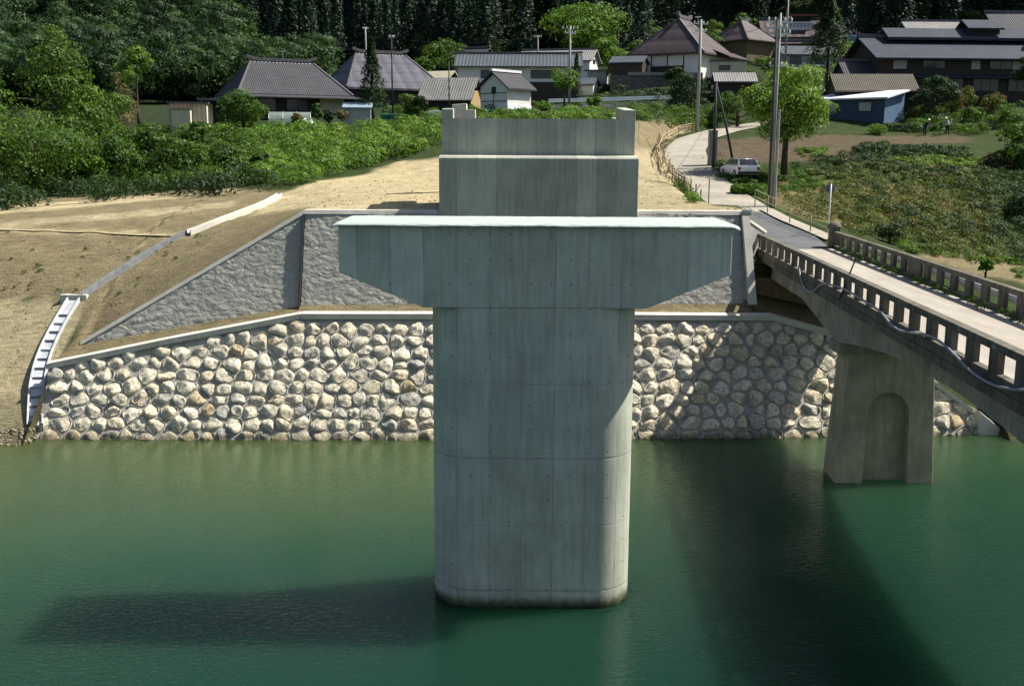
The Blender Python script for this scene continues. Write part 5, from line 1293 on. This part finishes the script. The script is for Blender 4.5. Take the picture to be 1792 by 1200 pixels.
# --- left wood
tree('broadleaf_tree', 'tallest rounded dark green tree on the left with tufted crown', 110, 330, 48, 215, 88, 'tall', LF_FRESH, 15000, .26, .08, lobes=30)
tree('broadleaf_tree', 'wide mid-green tree in the lower left corner of the wood', 60, 350, 192, 250, 72, 'round', LF_FRESH, 12000, .22, .05, lobes=26)
tree('broadleaf_tree', 'slender light green tree with a visible thin trunk left of the cream shed', 243, 215, 84, 76, 104, 'wide', LF_LIGHT, 2600, .25, .45, lobes=14)
tree('broadleaf_tree', 'dark tree at the left picture edge behind the tallest tree', -25, 330, 75, 170, 98, 'tall', LF_MID, 8000, .28, .08, lobes=24)
tree('broadleaf_tree', 'rounded tree right of the tallest left tree, lower', 190, 330, 150, 130, 92, 'round', LF_MID, 6000, .26, .05)
tree('dry_bush', 'tall reddish-brown dry bush between the left trees and the slender tree', 214, 230, 128, 62, 100, 'tall', LF_BROWN, 2200, .24, .02, cat='bush', asp=.35)
lw = [(215, 345, 225, 120, 76, 'round'), (310, 345, 228, 130, 77, 'round'), (395, 335, 245, 110, 80, 'wide'), (150, 345, 240, 90, 75, 'round'), (265, 340, 205, 100, 86, 'round'), (-60, 350, 190, 170, 76, 'round'), (345, 300, 205, 90, 92, 'wide'), (455, 325, 262, 90, 82, 'wide')]
for i, (px, py, yt, w_, Y, kd) in enumerate(lw):
    tree('thicket_tree', ['low bushy tree under the tallest left tree, behind the brown bank', 'low bushy tree in the middle of the left thicket', 'spreading low tree at the right end of the left thicket', 'small dark bushy tree just right of the lower left corner tree', 'bushy tree rising behind the middle of the left thicket', 'bushy tree cut by the left picture edge', 'spreading bush below the low cream shed', 'spreading green bush right of the left thicket, above the embankment crest'][i], px, py, yt, w_, Y, kd, LF_MID if i % 3 else LF_LIGHT if i in (3,) else LF_MID, 4200, .24, .04, lobes=20)
# --- lone tree, conifers, village trees
tree('broadleaf_tree', 'lone rounded light green tree in front of the leftmost farmhouse', 428, 250, 155, 96, 104, 'round', LF_MID, 5500, .20, .18, lobes=22)
tree('conifer_tree', 'dark ragged conifer standing between the two steep-roofed farmhouses', 652, 200, 72, 62, 119, 'conifer', LF_DARK, 3600, .30, .10)
for (px, py, yt, w_, lab) in ((712, 207, 163, 46, 'small olive garden tree left of the pale-tiled barn'), (735, 205, 165, 36, 'small dark garden tree beside the pale-tiled barn'), (722, 213, 188, 30, 'little light green shrub under the garden trees')):
    tree('garden_tree', lab, px, py, yt, w_, 116, 'round', LF_DARK if 'dark' in lab else LF_MID, 1500, .2, .12)
tree('broadleaf_tree', 'dark green spreading tree behind the pale-tiled barn, below the cedars', 785, 140, 78, 135, 168, 'wide', LF_MID, 4500, .42, .1)
tree('broadleaf_tree', 'largest pale green rounded tree in front of the dark cedars', 1020, 112, 8, 168, 178, 'round', LF_LIGHT, 9000, .42, .08, lobes=30)
tree('broadleaf_tree', 'light green tree left of the brown-roofed terrace farmhouse', 1066, 135, 62, 74, 166, 'round', LF_LIGHT, 3000, .4, .08)
tree('broadleaf_tree', 'green tree touching the left eave of the terrace farmhouse', 1105, 130, 70, 56, 168, 'round', LF_MID, 2400, .4, .08)
tree('broadleaf_tree', 'small light green tree in front of the long house beside the crossarm pole', 988, 180, 110, 56, 124, 'round', LF_LIGHT, 2200, .22, .15)
tree('conifer_tree', 'narrow dark garden conifer behind the crossarm pole', 1008, 170, 98, 24, 130, 'conifer', LF_DARK, 900, .25, .05)
tree('walnut_tree', 'broad bright green walnut tree beside the tallest pole with a visible dark trunk', 1372, 296, 96, 172, 80, 'round', LF_LIME, 14000, .23, .07, lobes=30)
tree('conifer_tree', 'tall dark conifer with a bare lower trunk right of the upper farmhouse', 1445, 165, 2, 92, 132, 'conifer', LF_DARK, 5500, .34, .36, tr=.22)
tree('broadleaf_tree', 'light green tree right of the tall dark conifer', 1492, 135, 66, 74, 140, 'round', LF_LIGHT, 2600, .32, .06)
tree('broadleaf_tree', 'low light green tree between the conifer and the big right farmhouse', 1508, 142, 92, 62, 134, 'round', LF_MID, 2000, .3, .05)
tree('garden_tree', 'clipped dark green tree in front of the big right farmhouse', 1632, 200, 128, 92, 113, 'wide', LF_DARK, 4200, .22, .12)
tree('broadleaf_tree', 'dark tree filling the right picture edge beside the big farmhouse roof', 1798, 205, 58, 70, 108, 'round', LF_DARK, 4200, .26, .05)
tree('bush', 'large dark bush at the right picture edge above the field', 1788, 345, 190, 118, 88, 'round', LF_MID, 6000, .25, .03, cat='bush')
tree('bush', 'dark leaf mass standing in for the deep shade at the right picture edge beside the dry slope', 1800, 440, 318, 120, 71, 'round', LF_DARK, 5000, .22, .02, cat='bush')  # dark foliage added where the edge lies in deep shade
tree('bush', 'brown-green bush at the right edge of the field', 1745, 312, 262, 62, 88, 'round', LF_BROWN, 1600, .2, .02, cat='bush')
tree('bush', 'dark shrub mass left of the short roadside pole', 1200, 222, 118, 80, 122, 'round', LF_DARK, 3600, .26, .03, cat='bush')
tree('bush', 'dark bush hanging over the stone terrace wall', 1180, 150, 118, 46, 140, 'round', LF_DARK, 1600, .3, .03, cat='bush')
tree('bush', 'green bushes above the road bend between pole and walnut tree', 1290, 225, 160, 110, 116, 'wide', LF_MID, 3600, .26, .03, cat='bush')
tree('bush', 'small round bright bush at the foot of the upper lane wall', 1150, 212, 190, 30, 118, 'round', LF_LIGHT, 700, .2, .02, cat='bush')
tree('bush', 'small palm-like pale tree on the dark forest slope above the blue roof', 1555, 70, 2, 26, 195, 'round', LF_MID, 700, .4, .75)
tree('broadleaf_tree', 'green tree on the forest edge above the big farmhouse', 1680, 60, 14, 50, 190, 'round', LF_MID, 1500, .45, .1)
for (px, py, yt, w_, Y, lab, mt) in ((1556, 424, 386, 62, 60, 'round dark shrub on the bank above the old bridge', LF_DARK), (1725, 478, 446, 32, 55, 'small pale-tipped shrub beside the old bridge parapet', LF_LIME), (1532, 240, 218, 44, 104, 'tuft of tall pale grass in front of the blue shed', LF_LIGHT),
     (1312, 348, 318, 48, 71, 'low green bush behind the pipe railing near the car', LF_MID), (1290, 342, 322, 30, 71, 'small bright bush at the road edge in front of the car', LF_LIGHT), (600, 214, 190, 26, 116, 'round reddish hedge ball right of the greenhouse', LF_BROWN), (575, 216, 192, 24, 116, 'round dark hedge ball right of the greenhouse', LF_DARK), (556, 218, 178, 22, 115, 'thin light shrub beside the white tarpaulin', LF_MID), (520, 224, 196, 24, 110, 'small olive shrub in front of the greenhouse tunnel', LF_BROWN),
     (1040, 190, 168, 34, 122, 'low green shrub at the lane right of the storehouse', LF_LIGHT), (955, 205, 176, 32, 112, 'low bright shrub right of the white storehouse', LF_LIGHT)):
    tree('shrub', lab, px, py, yt, w_, Y, 'round', mt, 1300, .14 if Y < 80 else .2, .03, cat='shrub', asp=.4 if 'grass' in lab else .6)
# flower garden below the big farmhouse
fl = [(1600, 215, 190, 44), (1640, 230, 205, 40), (1665, 205, 160, 52), (1700, 225, 182, 46), (1735, 205, 158, 54), (1765, 228, 185, 46), (1690, 190, 150, 44), (1622, 205, 178, 34)]
ord_ = ['leftmost orange-flowered garden shrub beside the blue shed', 'orange-flowered shrub just behind the gardeners', 'tall flowering shrub right of the clipped dark tree', 'orange-flowered shrub in the middle of the sloping garden', 'tall flowering shrub near the right farmhouse wall', 'rightmost orange-flowered shrub of the garden', 'flowering shrub closest to the big farmhouse', 'small flowering shrub at the foot of the clipped tree']
for i, (px, py, yt, w_) in enumerate(fl): tree('flowering_shrub', ord_[i], px, py, yt, w_, 108+(235-py)*.2, 'round', LF_FLOWER if i % 2 == 0 else LF_MID, 1300, .2, .03, cat='shrub', group='shrubs of the flower garden')
# hedge
hg = thing('hedge', 'long low clipped hedge behind the gardeners at the edge of the brown field', 'hedge', tuple(P(1600, 236, 107)))
L = np.array([[x, rng.uniform(-.3, .3), .6+rng.uniform(-.1, .1), .75] for x in np.arange(-2.9, 5.0, .4)]); V, F_, tn = lobeleaves(L, 4200, .17, rng); mesh_np('foliage', V, F_, LF_DARK, tn, parent=hg)
# --- kudzu-like undergrowth on the slopes
def undergrowth(name, label, poly, nl, rmin, rmax, nleaf, leaf, mat, Yr=(48, 125), zoff=.0, asp=.5, up=.6, kind='stuff', cat='undergrowth'):
    xs_ = [q[0] for q in poly]; ys_ = [q[1] for q in poly]; L = []; tries = 0
    while len(L) < nl and tries < nl*20:
        tries += 1; x, y = rng.uniform(min(xs_), max(xs_)), rng.uniform(min(ys_), max(ys_))
        if not inpoly(np.array([x]), np.array([y]), poly)[0]: continue
        g_ = gp(x, y)
        if not (Yr[0] < g_.y < Yr[1]): continue
        r_ = rng.uniform(rmin, rmax); L.append([g_.x, g_.y, g_.z+r_*.35+zoff, r_])
    L = np.array(L); o_ = L.mean(0)[:3]; L[:, :3] -= o_; V, F_, tn = lobeleaves(L, nleaf, leaf, rng, up=up, asp=asp); o = mesh_np(name, V, F_, mat, tn); o.location = o_
    tag(o, label, cat, None, kind); return o
undergrowth('undergrowth', 'lush bright green undergrowth on the slope left of the abutment', [(440, 320), (470, 262), (380, 252), (395, 228), (770, 222), (772, 270), (700, 278), (620, 302), (520, 322)], 210, .35, 1.5, 36000, .25, LF_LIGHT)
undergrowth('undergrowth', 'darker green undergrowth below the left farmhouse', [(150, 335), (200, 240), (420, 240), (470, 262), (440, 325), (300, 335)], 130, .6, 1.5, 20000, .28, LF_MID)
undergrowth('undergrowth', 'rank grass behind the new abutment below the storehouse', [(740, 222), (740, 200), (1090, 196), (1100, 212), (1080, 215)], 120, .3, .8, 12000, .22, LF_LIGHT)
undergrowth('undergrowth', 'scrub on the bank below the upper lane', [(1100, 210), (1100, 190), (1230, 192), (1330, 190), (1400, 215), (1330, 216), (1240, 226), (1190, 226)], 120, .3, .9, 12000, .2, LF_MID)
undergrowth('grass', 'green grass tufts along the road edge stakes', [(1178, 322), (1190, 316), (1222, 350), (1214, 356)], 40, .15, .4, 2500, .14, LF_LIGHT, cat='grass')
undergrowth('grass', 'grass verge under the poles and around the walnut tree', [(1240, 284), (1430, 296), (1440, 330), (1360, 345), (1330, 350), (1265, 315)], 160, .2, .5, 10000, .14, LF_MID, cat='grass')
undergrowth('undergrowth', 'mixed dry and green scrub on the slope above the old bridge', [(1360, 345), (1450, 310), (1740, 318), (1760, 470), (1640, 448), (1480, 405), (1400, 380)], 420, .2, .65, 30000, .15, LF_OLIVE, cat='undergrowth')
undergrowth('undergrowth', 'brown dried weeds scattered over the right slope', [(1370, 350), (1480, 315), (1700, 340), (1740, 430), (1500, 400), (1400, 378)], 200, .12, .4, 9000, .13, LF_BROWN)
undergrowth('crop_row', 'leafy row of vegetables across the terraced field', [(1490, 262), (1510, 255), (1700, 262), (1700, 280), (1500, 276)], 90, .25, .55, 8000, .18, LF_DARK, cat='crops')
undergrowth('crop_row', 'pale green potato bed in the middle of the terraced field', [(1560, 280), (1710, 274), (1710, 296), (1600, 292)], 80, .2, .35, 6000, .16, LF_LIME, cat='crops')
undergrowth('crop_row', 'squash patch on the brown field right of the walnut trunk', [(1390, 274), (1400, 262), (1445, 262), (1452, 276)], 28, .2, .35, 2200, .16, LF_LIGHT, cat='crops')
undergrowth('grass', 'green grass strips at the right edge below the slope', [(1560, 440), (1760, 462), (1792, 500), (1792, 470), (1760, 440), (1560, 415)], 80, .12, .3, 6000, .12, LF_LIGHT, cat='grass')
undergrowth('undergrowth', 'green weeds terracing the field between the crop rows', [(1400, 300), (1480, 290), (1740, 300), (1740, 320), (1420, 316)], 160, .2, .5, 12000, .17, LF_OLIVE)
undergrowth('undergrowth', 'garden greenery in front of the big right farmhouse', [(1580, 232), (1590, 190), (1700, 165), (1792, 165), (1792, 240)], 160, .3, .9, 14000, .2, LF_MID)
undergrowth('undergrowth', 'dark shaded scrub at the right end of the slope', [(1690, 330), (1800, 300), (1900, 420), (1800, 470), (1720, 430)], 130, .3, .8, 12000, .17, LF_DARK)  # shade over this end of the slope is put into the leaf colour
undergrowth('undergrowth', 'dark green clumps among the dry weeds on the right slope', [(1400, 330), (1560, 318), (1740, 330), (1760, 440), (1540, 400)], 60, .3, .8, 7000, .15, LF_DARK)
undergrowth('undergrowth', 'bright lime leaves heaped over the undergrowth left of the abutment', [(480, 300), (500, 250), (560, 235), (768, 232), (760, 262), (640, 290), (540, 312)], 40, .4, .8, 6500, .25, LF_LIME, zoff=.35)
undergrowth('undergrowth', 'bushes coloured dark for the shadow at the foot of the left thicket', [(-150, 372), (-150, 330), (440, 315), (470, 330), (400, 338), (200, 352), (0, 368)], 150, .6, 1.3, 22000, .24, LF_DARK)  # dark leaf colour paints the shadow beneath the trees
undergrowth('undergrowth', 'dark leaf rows standing in for the terrace shadows of the right field', [(1385, 292), (1500, 268), (1560, 286), (1740, 300), (1792, 280), (1792, 325), (1560, 308), (1400, 306)], 130, .25, .6, 12000, .16, LF_DARK)  # dark leaves paint the shadow lines of the terraces
undergrowth('undergrowth', 'dark leafy growth on the slope between the upper lane and the terrace', [(1040, 178), (1060, 140), (1085, 150), (1180, 165), (1235, 150), (1330, 140), (1340, 190), (1210, 180)], 110, .4, 1.1, 11000, .26, LF_DARK, Yr=(100, 170))
undergrowth('undergrowth', 'bushes and yard greenery between the village houses', [(560, 200), (700, 186), (940, 182), (1000, 175), (1060, 165), (1060, 182), (960, 196), (600, 212)], 80, .3, .8, 8000, .22, LF_MID, Yr=(100, 170))
undergrowth('undergrowth', 'shrubby greenery round the upper farmhouses', [(1230, 110), (1330, 100), (1520, 110), (1520, 150), (1400, 150), (1250, 125)], 90, .5, 1.2, 9000, .34, LF_MID, Yr=(120, 200))
# loose stones, clods and weed tufts on the earthworks
def rubble(label, poly, n, r0, r1, mat):
    xs_ = [q[0] for q in poly]; ys_ = [q[1] for q in poly]; Vs = []; Fs = []; off = 0; o_ = None; k_ = 0
    base = np.array([(0, 0, 1), (0, 0, -1), (1, 0, 0), (-1, 0, 0), (0, 1, 0), (0, -1, 0)], float); tri = np.array([(0, 2, 4), (0, 4, 3), (0, 3, 5), (0, 5, 2), (1, 4, 2), (1, 3, 4), (1, 5, 3), (1, 2, 5)])
    while k_ < n:
        x, y = rng.uniform(min(xs_), max(xs_)), rng.uniform(min(ys_), max(ys_))
        if not inpoly(np.array([x]), np.array([y]), poly)[0]: continue
        g_ = gp(x, y); k_ += 1
        if o_ is None: o_ = np.array(g_)
        r_ = r0*(r1/r0)**(rng.random()**2.2); Vs.append(base*rng.uniform(.6, 1.2, (6, 3))*r_*np.array([1, 1, .6])+np.array(g_)-o_+np.array([0, 0, r_*.15])); Fs.append(tri+off); off += 6
    o = mesh_np('rubble', np.vstack(Vs), np.vstack(Fs), mat); o.location = o_; tag(o, label, 'rubble', None, 'stuff')
M_RUB = simple('loose_stone', (.34, .29, .20), (.20, .165, .11), 3, .95)
rubble('loose stones and gravel on the muddy shore at the foot of the left bank', [(-60, 792), (-60, 755), (100, 745), (125, 768), (60, 780)], 700, .02, .14, M_RUB)
rubble('small clods and stones scattered over the left earth slopes', [(-60, 700), (-60, 380), (400, 345), (500, 345), (150, 590), (60, 640)], 1100, .015, .07, M_RUB)
rubble('small stones scattered over the straw-covered fill beside the abutment', [(480, 352), (560, 318), (760, 312), (765, 358), (1120, 358), (1140, 262), (1170, 290), (1250, 360), (540, 362)], 700, .02, .08, M_RUB)
rubble('gravel spilled along the edges of the concrete road', [(1165, 262), (1195, 262), (1250, 330), (1330, 372), (1290, 372), (1215, 345)], 260, .02, .08, M_RUB)
undergrowth('weeds', 'sparse weed tufts on the left earth bank', [(0, 560), (0, 400), (300, 420), (420, 380), (150, 560)], 34, .06, .16, 900, .09, LF_MID, cat='weeds')
undergrowth('grass', 'bright grass strips along the terraces of the right field', [(1380, 318), (1520, 308), (1740, 318), (1740, 330), (1520, 320), (1400, 332)], 90, .15, .35, 7000, .13, LF_LIGHT, cat='grass')
undergrowth('grass', 'yellow-green grass patches on the middle of the right slope', [(1420, 352), (1560, 345), (1640, 372), (1700, 420), (1600, 404), (1480, 388)], 80, .12, .32, 6000, .12, LF_LIME, cat='grass')
# weeds sprouting along the foot of the far parapet
L = np.array([[9.56+.048*y+BW-.45+rng.uniform(-.15, .2), y, 7.0+rng.uniform(0, .1), rng.uniform(.08, .2)] for y in np.arange(22, 52, .45)]); o_ = L[0, :3].copy(); L[:, :3] -= o_
V, F_, tn = lobeleaves(L, 5200, .07, rng, asp=.4); o = mesh_np('weeds', V, F_, LF_MID, tn); o.location = o_; tag(o, 'weeds sprouting along the foot of the far parapet on the old bridge', 'weeds', None, 'stuff')
# --- wooded hills: cedar forest in the centre and right, mixed broadleaf wood on the left
def forest(name, label, pts, protos, mat, cat='forest'):
    Vs = []; Fs = []; Ts = []; off = 0; o_ = np.array(pts[0][:3])
    for (x, y, z, s) in pts:
        V, F_, tn = protos[rng.integers(len(protos))]; a = rng.uniform(0, 2*PI); c_, s_ = math.cos(a), math.sin(a)
        M_ = np.array([[c_, -s_, 0], [s_, c_, 0], [0, 0, 1]]); Vs.append((V @ M_.T)*np.array([s, s, s*rng.uniform(.85, 1.2)])+np.array([x, y, z])-o_); Fs.append(F_+off); Ts.append(np.clip(tn*.7+rng.uniform(0, .3), 0, .84)); off += len(V)
    o = mesh_np(name, np.vstack(Vs), np.vstack(Fs), mat, np.concatenate(Ts)); o.location = o_; tag(o, label, cat, None, 'stuff'); return o
cedp = [conifer_cloud(5.0, 15, 1150, .50, rng, .08, .22) for _ in range(4)]
brp = []
for _ in range(5):
    L = crown_lobes('round', 7.5, 8.5, rng, 16); L[:, 2] += .4; brp.append(lobeleaves(L, 1500, .40, rng, jit=.2))
ced = []; bro = []; brd = []
for _ in range(9000):
    Y = rng.uniform(128, 262); u = rng.uniform(-.58, .58); x = u*Y
    left = u < -.20+.05*math.sin(Y*.05)
    ymin = (138 if u < -.36 else 160) if u < -.18 else (178 if u < .12 else (200 if u < .30 else 172))
    if Y < ymin: continue
    z = gz(x, Y); 
    if left:
        if len(bro)+len(brd) < 680: (brd if rng.random() < .35 else bro).append((x, Y, z-.5, rng.uniform(.7, 1.35)))
    elif Y < 245 and len(ced) < 900: ced.append((x, Y, z-.5, rng.uniform(.75, 1.25)))
forest('cedar_forest', 'dark cedar forest covering the hill behind the village', ced, cedp, LF_CONIF)
forest('broadleaf_forest', 'mixed green wood covering the left hillside', bro, brp, mat_leaf('far_leaf_green', (.022, .055, .022), (.060, .115, .036), None, .12, .3, .25))
forest('broadleaf_forest', 'darker trees scattered through the left hillside wood', brd, brp, mat_leaf('far_leaf_dark', (.014, .036, .016), (.03, .062, .022), None, .12, .3, .25))
edge = []
for (px, py) in ((560, 70), (740, 100), (600, 60), (1140, 60), (1250, 60), (1300, 55), (860, 95), (900, 30), (520, 40), (440, 90), (400, 120), (340, 100), (1240, 78), (1690, 45)):
    g_ = gp(px, py+30); edge.append((g_.x, g_.y, g_.z-.3, rng.uniform(.55, .95)))
forest('forest_edge', 'lighter broadleaf trees along the foot of the cedar forest', edge, brp, LF_MID, 'trees')
